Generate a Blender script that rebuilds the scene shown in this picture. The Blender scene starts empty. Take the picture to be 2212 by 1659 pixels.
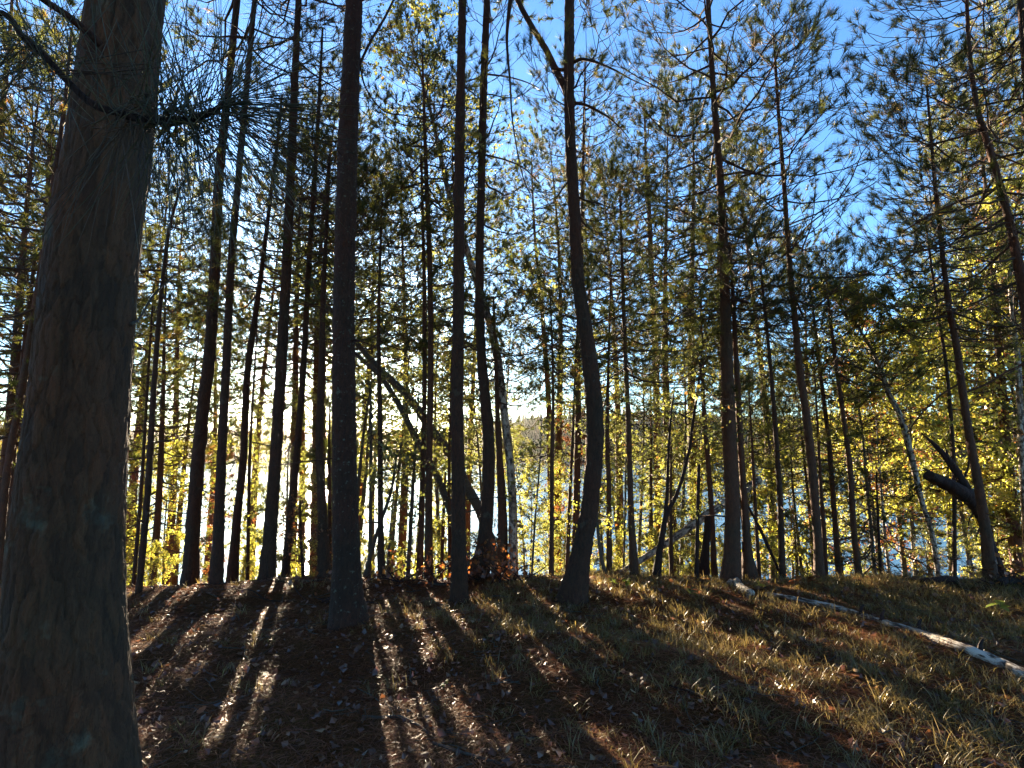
import bpy, math, random
import numpy as np

# ------------------------------------------------------------------ camera, sky, sun, exposure
sc = bpy.context.scene
C = sc.collection
W, H, F = 2212.0, 1659.0, 1150.0          # working frame of the photograph and focal length in its pixels
CAM_H = 1.6
PITCH = math.atan(140.0 / F)
cp, sp = math.cos(PITCH), math.sin(PITCH)

def ray(px, py):
    dx = (px - W / 2) / F
    dy = (H / 2 - py) / F
    return np.array([dx, cp - sp * dy, sp + cp * dy])

def at(px, py, Y):
    d = ray(px, py)
    k = Y / d[1]
    return np.array([d[0] * k, Y, CAM_H + d[2] * k])

cam_d = bpy.data.cameras.new('camera')
cam_d.sensor_width = 36.0
cam_d.lens = 36.0 * F / W
cam_d.clip_start = 0.02
cam_d.clip_end = 6000
cam = bpy.data.objects.new('camera', cam_d)
cam.location = (0, 0, CAM_H)
cam.rotation_euler = (math.pi / 2 + PITCH, 0, 0)
C.objects.link(cam)
sc.camera = cam

sd = ray(713, 790)
sd = sd / np.linalg.norm(sd)
SUN_EL = math.asin(sd[2])
SUN_AZ = math.atan2(sd[0], sd[1])          # from +Y towards +X (negative: to the left)

world = bpy.data.worlds.new('World')
sc.world = world
world.use_nodes = True
nt = world.node_tree
nt.nodes.clear()
wout = nt.nodes.new('ShaderNodeOutputWorld')
sky = nt.nodes.new('ShaderNodeTexSky')
sky.sky_type = 'NISHITA'
sky.sun_disc = False
sky.sun_elevation = SUN_EL
sky.sun_rotation = SUN_AZ
sky.altitude = 300
sky.air_density = 1.0
sky.dust_density = 0.6
sky.ozone_density = 2.2
bg = nt.nodes.new('ShaderNodeBackground')
bg.inputs['Strength'].default_value = 0.05
wb = nt.nodes.new('ShaderNodeMix'); wb.data_type = 'RGBA'; wb.blend_type = 'MULTIPLY'      # the photograph's cool white balance
wb.inputs[0].default_value = 1.0
wb.inputs[7].default_value = (0.48, 0.71, 0.95, 1)
nt.links.new(sky.outputs[0], wb.inputs[6])
nt.links.new(wb.outputs[2], bg.inputs['Color'])
# the sun's own disc and the bright air just round it
tc = nt.nodes.new('ShaderNodeTexCoord')
dot = nt.nodes.new('ShaderNodeVectorMath'); dot.operation = 'DOT_PRODUCT'
dot.inputs[1].default_value = tuple(float(v) for v in sd)
nt.links.new(tc.outputs['Generated'], dot.inputs[0])
mr = nt.nodes.new('ShaderNodeMapRange')
mr.interpolation_type = 'SMOOTHSTEP'
mr.inputs['From Min'].default_value = math.cos(math.radians(1.25))
mr.inputs['From Max'].default_value = math.cos(math.radians(0.75))
mr.inputs['To Min'].default_value = 0.0
mr.inputs['To Max'].default_value = 45.0
nt.links.new(dot.outputs['Value'], mr.inputs['Value'])
bg2 = nt.nodes.new('ShaderNodeBackground')
bg2.inputs['Color'].default_value = (1.0, 0.78, 0.45, 1)
nt.links.new(mr.outputs['Result'], bg2.inputs['Strength'])
add = nt.nodes.new('ShaderNodeAddShader')
nt.links.new(bg.outputs[0], add.inputs[0])
nt.links.new(bg2.outputs[0], add.inputs[1])
nt.links.new(add.outputs[0], wout.inputs['Surface'])

sun_d = bpy.data.lights.new('sun', 'SUN')
sun_d.energy = 5.0
sun_d.angle = math.radians(0.6)
sun_d.color = (1.0, 0.82, 0.58)
sun = bpy.data.objects.new('sun', sun_d)
C.objects.link(sun)
from mathutils import Vector
sun.rotation_euler = Vector((float(-sd[0]), float(-sd[1]), float(-sd[2]))).to_track_quat('-Z', 'Y').to_euler()

vs = sc.view_settings
vs.view_transform = 'Standard'
vs.look = 'None'
vs.gamma = 1.0
vs.exposure = 3.6
vs.use_curve_mapping = False
cy = sc.cycles
cy.max_bounces = 6
cy.diffuse_bounces = 3
cy.glossy_bounces = 2
cy.transmission_bounces = 3
cy.transparent_max_bounces = 4
cy.caustics_reflective = False
cy.caustics_refractive = False
cy.sample_clamp_indirect = 4.0

rng = np.random.default_rng(7)
random.seed(7)

# ------------------------------------------------------------------ helpers
def tag(o, label=None, cat=None, group=None, kind=None):
    if label: o['label'] = label
    if cat: o['category'] = cat
    if group: o['group'] = group
    if kind: o['kind'] = kind
    return o

def make_mesh(name, V, T=None, Q=None, mat=None, tint=None, smooth=True):
    me = bpy.data.meshes.new(name)
    V = np.ascontiguousarray(V, dtype=np.float32).reshape(-1, 3)
    nT = 0 if T is None else len(T)
    nQ = 0 if Q is None else len(Q)
    me.vertices.add(len(V))
    me.vertices.foreach_set('co', V.ravel())
    parts, tot = [], []
    if nT: parts.append(np.asarray(T, np.int32).ravel()); tot.append(np.full(nT, 3, np.int32))
    if nQ: parts.append(np.asarray(Q, np.int32).ravel()); tot.append(np.full(nQ, 4, np.int32))
    loops = np.concatenate(parts); tot = np.concatenate(tot)
    starts = np.concatenate([[0], np.cumsum(tot)[:-1]]).astype(np.int32)
    me.loops.add(len(loops)); me.loops.foreach_set('vertex_index', loops)
    me.polygons.add(len(tot)); me.polygons.foreach_set('loop_start', starts)
    me.polygons.foreach_set('use_smooth', np.full(len(tot), smooth, dtype=bool))
    if tint is not None:
        a = me.attributes.new('tint', 'FLOAT', 'POINT')
        a.data.foreach_set('value', np.ascontiguousarray(tint, dtype=np.float32).ravel())
    me.update()
    if mat: me.materials.append(mat)
    return me

def link(name, me, parent=None, loc=None):
    o = bpy.data.objects.new(name, me)
    C.objects.link(o)
    if parent is not None: o.parent = parent
    if loc is not None: o.location = [float(v) for v in loc]
    return o

def empty(name, loc):
    o = bpy.data.objects.new(name, None)
    o.location = [float(v) for v in loc]
    o.empty_display_size = 0.2
    C.objects.link(o)
    return o

def unit(v):
    return v / np.maximum(np.linalg.norm(v, axis=-1, keepdims=True), 1e-9)

def tube_batch(P, R, n):
    """P (M,K,3) centre lines, R (M,K) radii, n sides -> V (M,K*n,3), quads of one tube (local)."""
    M, K, _ = P.shape
    T = np.empty_like(P)
    T[:, 1:-1] = P[:, 2:] - P[:, :-2]
    T[:, 0] = P[:, 1] - P[:, 0]
    T[:, -1] = P[:, -1] - P[:, -2]
    T = unit(T)
    ref = np.tile(np.array([0.31, 0.17, 0.93]), (M, K, 1))
    horiz = np.abs(T[:, :1, 2]) > 0.6
    ref = np.where(horiz[:, :, None], np.array([0.95, 0.29, 0.1]), ref)
    A = unit(np.cross(T, ref)); B = np.cross(T, A)
    ang = np.arange(n) * 2 * np.pi / n
    V = P[:, :, None, :] + R[:, :, None, None] * (A[:, :, None, :] * np.cos(ang)[None, None, :, None] + B[:, :, None, :] * np.sin(ang)[None, None, :, None])
    q = []
    for k in range(K - 1):
        for j in range(n):
            j2 = (j + 1) % n
            q.append((k * n + j, k * n + j2, (k + 1) * n + j2, (k + 1) * n + j))
    return V.reshape(M, K * n, 3), np.array(q, np.int32)

def rep_faces(q, M, nv):
    return (q[None] + (np.arange(M) * nv)[:, None, None]).reshape(-1, q.shape[1])

def smooth_curve(P, R, n):
    """Catmull-Rom resample of P (K,3), R (K) to n points."""
    P = np.asarray(P, float); R = np.asarray(R, float)
    X = np.concatenate([P, R[:, None]], 1)
    d = np.concatenate([[0], np.cumsum(np.linalg.norm(np.diff(P, axis=0), axis=1))])
    X0 = 2 * X[0] - X[1]; X1 = 2 * X[-1] - X[-2]
    Y = np.vstack([X0, X, X1])
    t = np.linspace(0, d[-1], n)
    i = np.clip(np.searchsorted(d, t, side='right') - 1, 0, len(P) - 2)
    u = ((t - d[i]) / np.maximum(d[i + 1] - d[i], 1e-9))[:, None]
    p0, p1, p2, p3 = Y[i], Y[i + 1], Y[i + 2], Y[i + 3]
    L1 = (d[i + 1] - d[i])[:, None]
    dm = np.concatenate([[d[1]], np.diff(d), [d[-1] - d[-2]]])
    m1 = (p2 - p0) / (dm[i] + dm[i + 1])[:, None] * L1
    j = np.clip(i + 2, 0, len(dm) - 1)
    m2 = (p3 - p1) / (dm[i + 1] + dm[j])[:, None] * L1
    h = (2 * u**3 - 3 * u**2 + 1) * p1 + (u**3 - 2 * u**2 + u) * m1 + (-2 * u**3 + 3 * u**2) * p2 + (u**3 - u**2) * m2
    return h[:, :3], np.maximum(h[:, 3], 0.0015)

def wav(x, y, seed=0.0):
    """smooth pseudo noise in about -1..1"""
    return (np.sin(x * 1.7 + 1.3 * np.sin(y * 1.1 + seed) + seed) * 0.5 + np.sin(y * 2.3 + 1.7 * np.sin(x * 0.9 - seed) + 2 * seed) * 0.5)

# ------------------------------------------------------------------ terrain
LAKE_Z = -9.0
SHORE_FAR = 520.0
def crest(x):
    return 7.0 + 0.25 * np.sin(x * 0.45 + 1.0) + 0.12 * np.sin(x * 1.3)
def gz(x, y):
    x = np.asarray(x, float); y = np.asarray(y, float)
    d = y - crest(x)
    s = np.where(d > -2.0, np.logaddexp(0.0, np.clip(d, -40, 60) * 4.0) / 4.0, 0.0)
    near = -0.46 * s
    bump = 0.045 * wav(x * 1.1, y * 1.3, 0.4) + 0.022 * wav(x * 3.1, y * 3.4, 2.0) + 0.010 * wav(x * 7.0, y * 7.7, 4.0)
    fade = np.clip(1 - (np.hypot(x, y) - 30) / 30, 0, 1)
    z = near + bump * fade
    z = np.maximum(z, LAKE_Z - 1.5)
    far_d = y - (SHORE_FAR + 25 * np.sin(x * 0.006 + 1))
    hill = 30 * (1 - np.exp(-np.clip(far_d, 0, 900) / 120)) * (1.25 + 0.6 * np.sin(x * 0.0045 + 0.3) + 0.25 * np.sin(x * 0.013))
    return np.where(far_d > 0, LAKE_Z - 0.5 + far_d * 0.0 + hill + np.clip(far_d, 0, 8) * 0.1, z)

def on_ground(px, py):
    d = ray(px, py)
    if d[2] > -0.01: return None
    k = 0.5
    for _ in range(4000):
        p = np.array([0, 0, CAM_H]) + d * k
        if p[2] <= gz(p[0], p[1]): break
        k += 0.01
    if p[1] > 7.6:            # the sight line skims over the crest: take the crest itself
        p = np.array([0, 0, CAM_H]) + d * (6.7 / d[1]); p[2] = float(gz(p[0], p[1]))
    return p

# ------------------------------------------------------------------ materials
def new_mat(name):
    m = bpy.data.materials.new(name)
    m.use_nodes = True
    m.node_tree.nodes.clear()
    return m, m.node_tree

def N(t, kind, **kw):
    n = t.nodes.new(kind)
    for k, v in kw.items():
        if k in n.inputs: n.inputs[k].default_value = v
        else: setattr(n, k, v)
    return n

def ramp(t, stops):
    r = t.nodes.new('ShaderNodeValToRGB')
    e = r.color_ramp.elements
    while len(e) < len(stops): e.new(0.5)
    for i, (p, c) in enumerate(stops):
        e[i].position = p; e[i].color = (*c, 1)
    return r

def leaf_mat(name, stops, trans=0.5, gloss=0.06, rough=0.45, tcol=1.0):
    m, t = new_mat(name)
    out = N(t, 'ShaderNodeOutputMaterial')
    at_ = N(t, 'ShaderNodeAttribute', attribute_name='tint')
    r = ramp(t, stops)
    t.links.new(at_.outputs['Fac'], r.inputs[0])
    d = N(t, 'ShaderNodeBsdfDiffuse'); tr = N(t, 'ShaderNodeBsdfTranslucent'); g = N(t, 'ShaderNodeBsdfGlossy')
    g.inputs['Roughness'].default_value = rough
    t.links.new(r.outputs[0], d.inputs['Color'])
    if tcol != 1.0:
        mul = N(t, 'ShaderNodeMix', data_type='RGBA', blend_type='MULTIPLY'); mul.inputs[0].default_value = 1
        t.links.new(r.outputs[0], mul.inputs[6]); mul.inputs[7].default_value = (tcol, tcol, tcol * 0.8, 1)
        t.links.new(mul.outputs[2], tr.inputs['Color'])
    else:
        t.links.new(r.outputs[0], tr.inputs['Color'])
    a = N(t, 'ShaderNodeMixShader'); a.inputs[0].default_value = trans
    t.links.new(d.outputs[0], a.inputs[1]); t.links.new(tr.outputs[0], a.inputs[2])
    b = N(t, 'ShaderNodeMixShader'); b.inputs[0].default_value = gloss
    t.links.new(a.outputs[0], b.inputs[1]); t.links.new(g.outputs[0], b.inputs[2])
    t.links.new(b.outputs[0], out.inputs['Surface'])
    return m

def bark_mat(name, dark, light, scale=1.0, stretch=0.22, bump=0.5, lichen=0.0, lsc=7, dist=0.02):
    m, t = new_mat(name)
    out = N(t, 'ShaderNodeOutputMaterial')
    p = N(t, 'ShaderNodeBsdfPrincipled', Roughness=0.9)
    tcn = N(t, 'ShaderNodeTexCoord')
    mp = N(t, 'ShaderNodeMapping'); mp.inputs['Scale'].default_value = (1, 1, stretch)
    t.links.new(tcn.outputs['Object'], mp.inputs['Vector'])
    vor = N(t, 'ShaderNodeTexVoronoi', feature='DISTANCE_TO_EDGE', Scale=26 * scale)
    nz0 = N(t, 'ShaderNodeTexNoise', Scale=9 * scale, Detail=4)
    t.links.new(mp.outputs[0], nz0.inputs['Vector'])
    mix = N(t, 'ShaderNodeMix', data_type='VECTOR'); mix.inputs[0].default_value = 0.30
    t.links.new(mp.outputs[0], mix.inputs[4]); t.links.new(nz0.outputs['Color'], mix.inputs[5])
    t.links.new(mix.outputs[1], vor.inputs['Vector'])
    nz = N(t, 'ShaderNodeTexNoise', Scale=30 * scale, Detail=6, Roughness=0.7)
    t.links.new(mp.outputs[0], nz.inputs['Vector'])
    rr = ramp(t, [(0.0, (0.5, 0.5, 0.5)), (0.09, (1, 1, 1))])
    t.links.new(vor.outputs['Distance'], rr.inputs[0])
    mul = N(t, 'ShaderNodeMath', operation='MULTIPLY')
    t.links.new(rr.outputs[0], mul.inputs[0]); t.links.new(nz.outputs['Fac'], mul.inputs[1])
    cr = ramp(t, [(0.05, dark), (0.75, light)])
    t.links.new(mul.outputs[0], cr.inputs[0])
    col = cr.outputs[0]
    # broad tone changes: redder and greyer areas
    nz2 = N(t, 'ShaderNodeTexNoise', Scale=2.2, Detail=3)
    t.links.new(tcn.outputs['Object'], nz2.inputs['Vector'])
    mm = N(t, 'ShaderNodeMix', data_type='RGBA', blend_type='MULTIPLY')
    r2 = ramp(t, [(0.35, (0.8, 0.95, 0.9)), (0.65, (1.25, 0.95, 0.8))])
    t.links.new(nz2.outputs['Fac'], r2.inputs[0])
    mm.inputs[0].default_value = 1.0
    t.links.new(col, mm.inputs[6]); t.links.new(r2.outputs[0], mm.inputs[7])
    col = mm.outputs[2]
    if lichen > 0:
        nz3 = N(t, 'ShaderNodeTexNoise', Scale=lsc, Detail=5, Roughness=0.65)
        t.links.new(tcn.outputs['Object'], nz3.inputs['Vector'])
        r3 = ramp(t, [(0.60, (0, 0, 0)), (0.68, (lichen, lichen, lichen))])
        t.links.new(nz3.outputs['Fac'], r3.inputs[0])
        m3 = N(t, 'ShaderNodeMix', data_type='RGBA')
        t.links.new(r3.outputs[0], m3.inputs[0]); t.links.new(col, m3.inputs[6])
        m3.inputs[7].default_value = (0.12, 0.14, 0.105, 1)
        col = m3.outputs[2]
    t.links.new(col, p.inputs['Base Color'])
    bp = N(t, 'ShaderNodeBump', Strength=bump, Distance=dist)
    t.links.new(mul.outputs[0], bp.inputs['Height'])
    t.links.new(bp.outputs[0], p.inputs['Normal'])
    t.links.new(p.outputs[0], out.inputs['Surface'])
    return m

def birch_mat(name, white=(0.58, 0.52, 0.43)):
    m, t = new_mat(name)
    out = N(t, 'ShaderNodeOutputMaterial')
    p = N(t, 'ShaderNodeBsdfPrincipled', Roughness=0.7)
    tcn = N(t, 'ShaderNodeTexCoord')
    mp = N(t, 'ShaderNodeMapping'); mp.inputs['Scale'].default_value = (2.2, 2.2, 9.0)
    t.links.new(tcn.outputs['UV'], mp.inputs['Vector'])
    mp.inputs['Scale'].default_value = (3.0, 9.0, 1.0)
    nz = N(t, 'ShaderNodeTexNoise', Scale=1.0, Detail=5, Roughness=0.65)
    t.links.new(mp.outputs[0], nz.inputs['Vector'])
    r = ramp(t, [(0.40, (0.025, 0.018, 0.014)), (0.48, (0.22, 0.17, 0.13)), (0.56, white)])
    t.links.new(nz.outputs['Fac'], r.inputs[0])
    nz2 = N(t, 'ShaderNodeTexNoise', Scale=1.3, Detail=2)
    t.links.new(tcn.outputs['Object'], nz2.inputs['Vector'])
    r2 = ramp(t, [(0.3, (0.55, 0.45, 0.38)), (0.6, (1, 1, 1))])
    t.links.new(nz2.outputs['Fac'], r2.inputs[0])
    mm = N(t, 'ShaderNodeMix', data_type='RGBA', blend_type='MULTIPLY'); mm.inputs[0].default_value = 1
    t.links.new(r.outputs[0], mm.inputs[6]); t.links.new(r2.outputs[0], mm.inputs[7])
    t.links.new(mm.outputs[2], p.inputs['Base Color'])
    bp = N(t, 'ShaderNodeBump', Strength=0.5, Distance=0.006)
    t.links.new(nz.outputs['Fac'], bp.inputs['Height'])
    t.links.new(bp.outputs[0], p.inputs['Normal'])
    t.links.new(p.outputs[0], out.inputs['Surface'])
    return m

M_fg = bark_mat('bark_foreground', (0.040, 0.024, 0.014), (0.115, 0.072, 0.042), scale=2.4, stretch=0.25, bump=0.7, lichen=0.85, lsc=5.5, dist=0.005)
t = M_fg.node_tree
bs = [n_ for n_ in t.nodes if n_.type == 'BSDF_PRINCIPLED'][0]
src = bs.inputs['Base Color'].links[0].from_socket
an = N(t, 'ShaderNodeAttribute', attribute_name='tint'); rt_ = ramp(t, [(0.15, (0.62, 0.60, 0.58)), (0.5, (1.0, 0.95, 0.9)), (0.85, (1.35, 1.12, 0.95))]); t.links.new(an.outputs['Fac'], rt_.inputs[0])
mx = N(t, 'ShaderNodeMix', data_type='RGBA', blend_type='MULTIPLY'); mx.inputs[0].default_value = 1.0
t.links.new(src, mx.inputs[6]); t.links.new(rt_.outputs[0], mx.inputs[7]); t.links.new(mx.outputs[2], bs.inputs['Base Color'])
M_pine = bark_mat('bark_pine', (0.009, 0.0045, 0.003), (0.082, 0.038, 0.019), scale=1.0, stretch=0.3, bump=0.8, lichen=0.25)
M_stout = bark_mat('bark_stout', (0.007, 0.004, 0.003), (0.075, 0.036, 0.020), scale=1.2, stretch=0.25, bump=1.0, lichen=0.9, lsc=24)
M_pine_red = bark_mat('bark_pine_red', (0.02, 0.009, 0.006), (0.135, 0.064, 0.035), scale=1.2, stretch=0.35, bump=0.7)
M_grey = bark_mat('bark_grey', (0.02, 0.018, 0.015), (0.13, 0.115, 0.095), scale=1.5, stretch=0.5, bump=0.5, lichen=0.4)
M_dead = bark_mat('bark_dead', (0.008, 0.004, 0.003), (0.045, 0.020, 0.014), scale=1.0, stretch=0.2, bump=0.9)
M_twig = bark_mat('bark_twig', (0.02, 0.014, 0.010), (0.09, 0.06, 0.042), scale=2.0, stretch=1.0, bump=0.0)
M_birch = birch_mat('bark_birch')
M_needle = leaf_mat('needles_pine', [(0.0, (0.030, 0.040, 0.009)), (0.45, (0.062, 0.074, 0.014)), (0.8, (0.14, 0.14, 0.026)), (1.0, (0.22, 0.12, 0.035))], trans=0.45, gloss=0.035, rough=0.35)
M_needle_y = leaf_mat('needles_yellow', [(0.0, (0.060, 0.085, 0.020)), (0.4, (0.13, 0.15, 0.028)), (0.8, (0.24, 0.21, 0.035)), (1.0, (0.30, 0.14, 0.03))], trans=0.6, gloss=0.035, rough=0.4)
M_needle_fg = leaf_mat('needles_long', [(0.0, (0.035, 0.042, 0.012)), (0.6, (0.070, 0.075, 0.020)), (1.0, (0.14, 0.11, 0.04))], trans=0.3, gloss=0.08, rough=0.28)
M_needle_dead = leaf_mat('needles_dry', [(0.0, (0.075, 0.050, 0.032)), (1.0, (0.15, 0.115, 0.075))], trans=0.2, gloss=0.05, rough=0.4)
M_spruce = leaf_mat('needles_spruce', [(0.0, (0.018, 0.030, 0.014)), (1.0, (0.040, 0.060, 0.022))], trans=0.25, gloss=0.06)
M_leaf_g = leaf_mat('leaves_olive', [(0.0, (0.085, 0.105, 0.022)), (0.5, (0.185, 0.195, 0.040)), (0.9, (0.32, 0.30, 0.06)), (1.0, (0.34, 0.18, 0.05))], trans=0.68, gloss=0.07)
M_leaf_y = leaf_mat('leaves_yellow', [(0.0, (0.23, 0.27, 0.035)), (0.55, (0.42, 0.41, 0.06)), (0.92, (0.52, 0.40, 0.06)), (1.0, (0.40, 0.13, 0.03))], trans=0.68, gloss=0.07)
M_leaf_o = leaf_mat('leaves_rust', [(0.0, (0.10, 0.035, 0.015)), (0.5, (0.22, 0.07, 0.02)), (1.0, (0.36, 0.15, 0.03))], trans=0.5, gloss=0.07)
M_litter = leaf_mat('litter_needles', [(0.0, (0.09, 0.030, 0.012)), (0.5, (0.25, 0.088, 0.034)), (0.85, (0.35, 0.15, 0.06)), (1.0, (0.40, 0.25, 0.12))], trans=0.4, gloss=0.05, rough=0.35)
M_grass = leaf_mat('grass_dry', [(0.0, (0.12, 0.092, 0.022)), (0.5, (0.26, 0.185, 0.05)), (1.0, (0.42, 0.30, 0.12))], trans=0.5, gloss=0.06, rough=0.35)
M_litleaf = leaf_mat('litter_leaves', [(0.0, (0.06, 0.024, 0.013)), (0.5, (0.15, 0.06, 0.028)), (0.85, (0.25, 0.10, 0.035)), (1.0, (0.34, 0.22, 0.12))], trans=0.4, gloss=0.08)
M_tan = leaf_mat('leaf_tan', [(0.0, (0.42, 0.26, 0.12)), (1.0, (0.50, 0.33, 0.17))], trans=0.35)
M_orange = leaf_mat('leaf_orange', [(0.0, (0.36, 0.11, 0.03)), (1.0, (0.46, 0.16, 0.04))], trans=0.45)
M_sprout = leaf_mat('leaf_sprout', [(0.0, (0.15, 0.22, 0.025)), (1.0, (0.30, 0.34, 0.04))], trans=0.6)
M_far = leaf_mat('far_wood', [(0.0, (0.028, 0.038, 0.018)), (0.6, (0.075, 0.075, 0.022)), (0.85, (0.17, 0.12, 0.025)), (1.0, (0.20, 0.08, 0.025))], trans=0.35, gloss=0.0)

m, t = new_mat('forest_soil')
out = N(t, 'ShaderNodeOutputMaterial'); p = N(t, 'ShaderNodeBsdfPrincipled', Roughness=0.95); p.inputs['Specular IOR Level'].default_value = 0.12
tcn = N(t, 'ShaderNodeTexCoord')
n1 = N(t, 'ShaderNodeTexNoise', Scale=1.1, Detail=6, Roughness=0.7); n2 = N(t, 'ShaderNodeTexNoise', Scale=38, Detail=6, Roughness=0.75)
t.links.new(tcn.outputs['Object'], n1.inputs['Vector']); t.links.new(tcn.outputs['Object'], n2.inputs['Vector'])
ra = ramp(t, [(0.35, (0.12, 0.045, 0.018)), (0.65, (0.12, 0.068, 0.022))]); rb = ramp(t, [(0.3, (0.35, 0.35, 0.35)), (0.7, (1.5, 1.4, 1.3))])
t.links.new(n1.outputs['Fac'], ra.inputs[0]); t.links.new(n2.outputs['Fac'], rb.inputs[0])
mm = N(t, 'ShaderNodeMix', data_type='RGBA', blend_type='MULTIPLY'); mm.inputs[0].default_value = 1
t.links.new(ra.outputs[0], mm.inputs[6]); t.links.new(rb.outputs[0], mm.inputs[7]); t.links.new(mm.outputs[2], p.inputs['Base Color'])
bp = N(t, 'ShaderNodeBump', Strength=0.9, Distance=0.03); t.links.new(n2.outputs['Fac'], bp.inputs['Height']); t.links.new(bp.outputs[0], p.inputs['Normal'])
t.links.new(p.outputs[0], out.inputs['Surface'])
M_soil = m

m, t = new_mat('lake_water')
out = N(t, 'ShaderNodeOutputMaterial'); p = N(t, 'ShaderNodeBsdfPrincipled', Roughness=0.12)
p.inputs['Base Color'].default_value = (0.012, 0.022, 0.03, 1); p.inputs['IOR'].default_value = 1.33
tcn = N(t, 'ShaderNodeTexCoord'); mp = N(t, 'ShaderNodeMapping'); mp.inputs['Scale'].default_value = (0.8, 1.6, 1)
n1 = N(t, 'ShaderNodeTexNoise', Scale=1.3, Detail=5, Roughness=0.6)
t.links.new(tcn.outputs['Object'], mp.inputs['Vector']); t.links.new(mp.outputs[0], n1.inputs['Vector'])
bp = N(t, 'ShaderNodeBump', Strength=0.5, Distance=0.10); t.links.new(n1.outputs['Fac'], bp.inputs['Height']); t.links.new(bp.outputs[0], p.inputs['Normal'])
t.links.new(p.outputs[0], out.inputs['Surface'])
M_water = m

# ------------------------------------------------------------------ setting: ground, lake, far wood
def axis(parts):
    a = []
    for lo, hi, st in parts: a.append(np.arange(lo, hi, st))
    return np.unique(np.round(np.concatenate(a), 4))
xs = axis([(-1600, -200, 100), (-200, -30, 10), (-30, -10, 1), (-10, 12, 0.09), (12, 30, 1), (30, 200, 10), (200, 1601, 100)])
ys = axis([(-120, -10, 10), (-10, -1, 1), (-1, 2, 0.25), (2, 9.5, 0.07), (9.5, 40, 0.8), (40, 500, 40), (500, 560, 6), (560, 1500, 60)])
X, Y = np.meshgrid(xs, ys, indexing='xy')
Z = gz(X, Y)
nx, ny = len(xs), len(ys)
idx = np.arange(nx * ny).reshape(ny, nx)
Qg = np.stack([idx[:-1, :-1], idx[:-1, 1:], idx[1:, 1:], idx[1:, :-1]], -1).reshape(-1, 4)
g = link('ground', make_mesh('ground', np.stack([X, Y, Z], -1), None, Qg, M_soil))
tag(g, kind='structure', label='brown forest floor that falls away to the lake')
lk = link('lake', make_mesh('lake', np.array([[-1600, 15, LAKE_Z], [1600, 15, LAKE_Z], [1600, 700, LAKE_Z], [-1600, 700, LAKE_Z]], float), None, np.array([[0, 1, 2, 3]]), M_water))
tag(lk, kind='structure', label='bright rippled lake behind the trees')

# far shore: one mass of crowns
nf = 2600
fx = rng.uniform(-750, 750, nf); fd = rng.uniform(0, 1, nf) ** 1.6 * 330
fy = SHORE_FAR + 25 * np.sin(fx * 0.006 + 1) + 3 + fd
fz = gz(fx, fy)
conif = rng.random(nf) < 0.45
hh = np.where(conif, rng.uniform(12, 24, nf), rng.uniform(9, 17, nf))
rr_ = np.where(conif, hh * 0.16, hh * 0.33)
VV, TT, tt = [], [], []
nring, nside = 4, 6
prof_c = np.array([(0.08, 0.8), (0.3, 1.0), (0.62, 0.55), (0.88, 0.18)]); prof_d = np.array([(0.15, 0.6), (0.4, 1.0), (0.72, 0.9), (0.93, 0.45)])
for ci, prof in ((True, prof_c), (False, prof_d)):
    s = np.where(conif == ci)[0]; n = len(s)
    ang = np.arange(nside) * 2 * np.pi / nside
    jit = rng.uniform(0.65, 1.35, (n, nring, nside))
    rad = rr_[s][:, None, None] * prof[None, :, 1, None] * jit
    vx = fx[s][:, None, None] + rad * np.cos(ang); vy = fy[s][:, None, None] + rad * np.sin(ang)
    vz = fz[s][:, None, None] + hh[s][:, None, None] * (prof[None, :, 0, None] + rng.uniform(-0.05, 0.05, (n, nring, nside)))
    V = np.stack([vx, vy, vz], -1).reshape(n, -1, 3)
    top = np.stack([fx[s], fy[s], fz[s] + hh[s]], -1)[:, None, :]
    V = np.concatenate([V, top], 1)
    tri = []
    for k in range(nring - 1):
        for j in range(nside):
            a, b, c, d = k * nside + j, k * nside + (j + 1) % nside, (k + 1) * nside + (j + 1) % nside, (k + 1) * nside + j
            tri += [(a, b, c), (a, c, d)]
    for j in range(nside): tri.append(((nring - 1) * nside + j, (nring - 1) * nside + (j + 1) % nside, nring * nside))
    off = sum(len(v) for v in VV)
    TT.append(rep_faces(np.array(tri), n, V.shape[1]) + off)
    VV.append(V.reshape(-1, 3))
    tn = rng.uniform(0, 0.45, n) if ci else rng.uniform(0.35, 1.0, n)
    tt.append(np.repeat(tn, V.shape[1]))
fw = link('far_wood', make_mesh('far_wood', np.vstack(VV), np.vstack(TT), None, M_far, np.concatenate(tt), smooth=False))
tag(fw, kind='stuff', label='wooded far shore across the lake')

# the air over the lake: thin mist that glows towards the sun
m, t = new_mat('haze')
out = N(t, 'ShaderNodeOutputMaterial')
pv = N(t, 'ShaderNodeVolumePrincipled'); pv.inputs['Density'].default_value = 0.00004; pv.inputs['Anisotropy'].default_value = 0.90
pv.inputs['Color'].default_value = (0.92, 0.90, 0.86, 1)
t.links.new(pv.outputs[0], out.inputs['Volume'])
b8 = np.array([(sx, sy, sz) for sx in (-1700, 1700) for sy in (-160, 1600) for sz in (-12.0, 92.0)], float)
hz_ = link('haze', make_mesh('haze', b8, None, np.array([(0, 1, 3, 2), (4, 6, 7, 5), (0, 4, 5, 1), (2, 3, 7, 6), (0, 2, 6, 4), (1, 5, 7, 3)]), m, smooth=False))
tag(hz_, 'thin sunlit haze in the air', kind='stuff')

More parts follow.
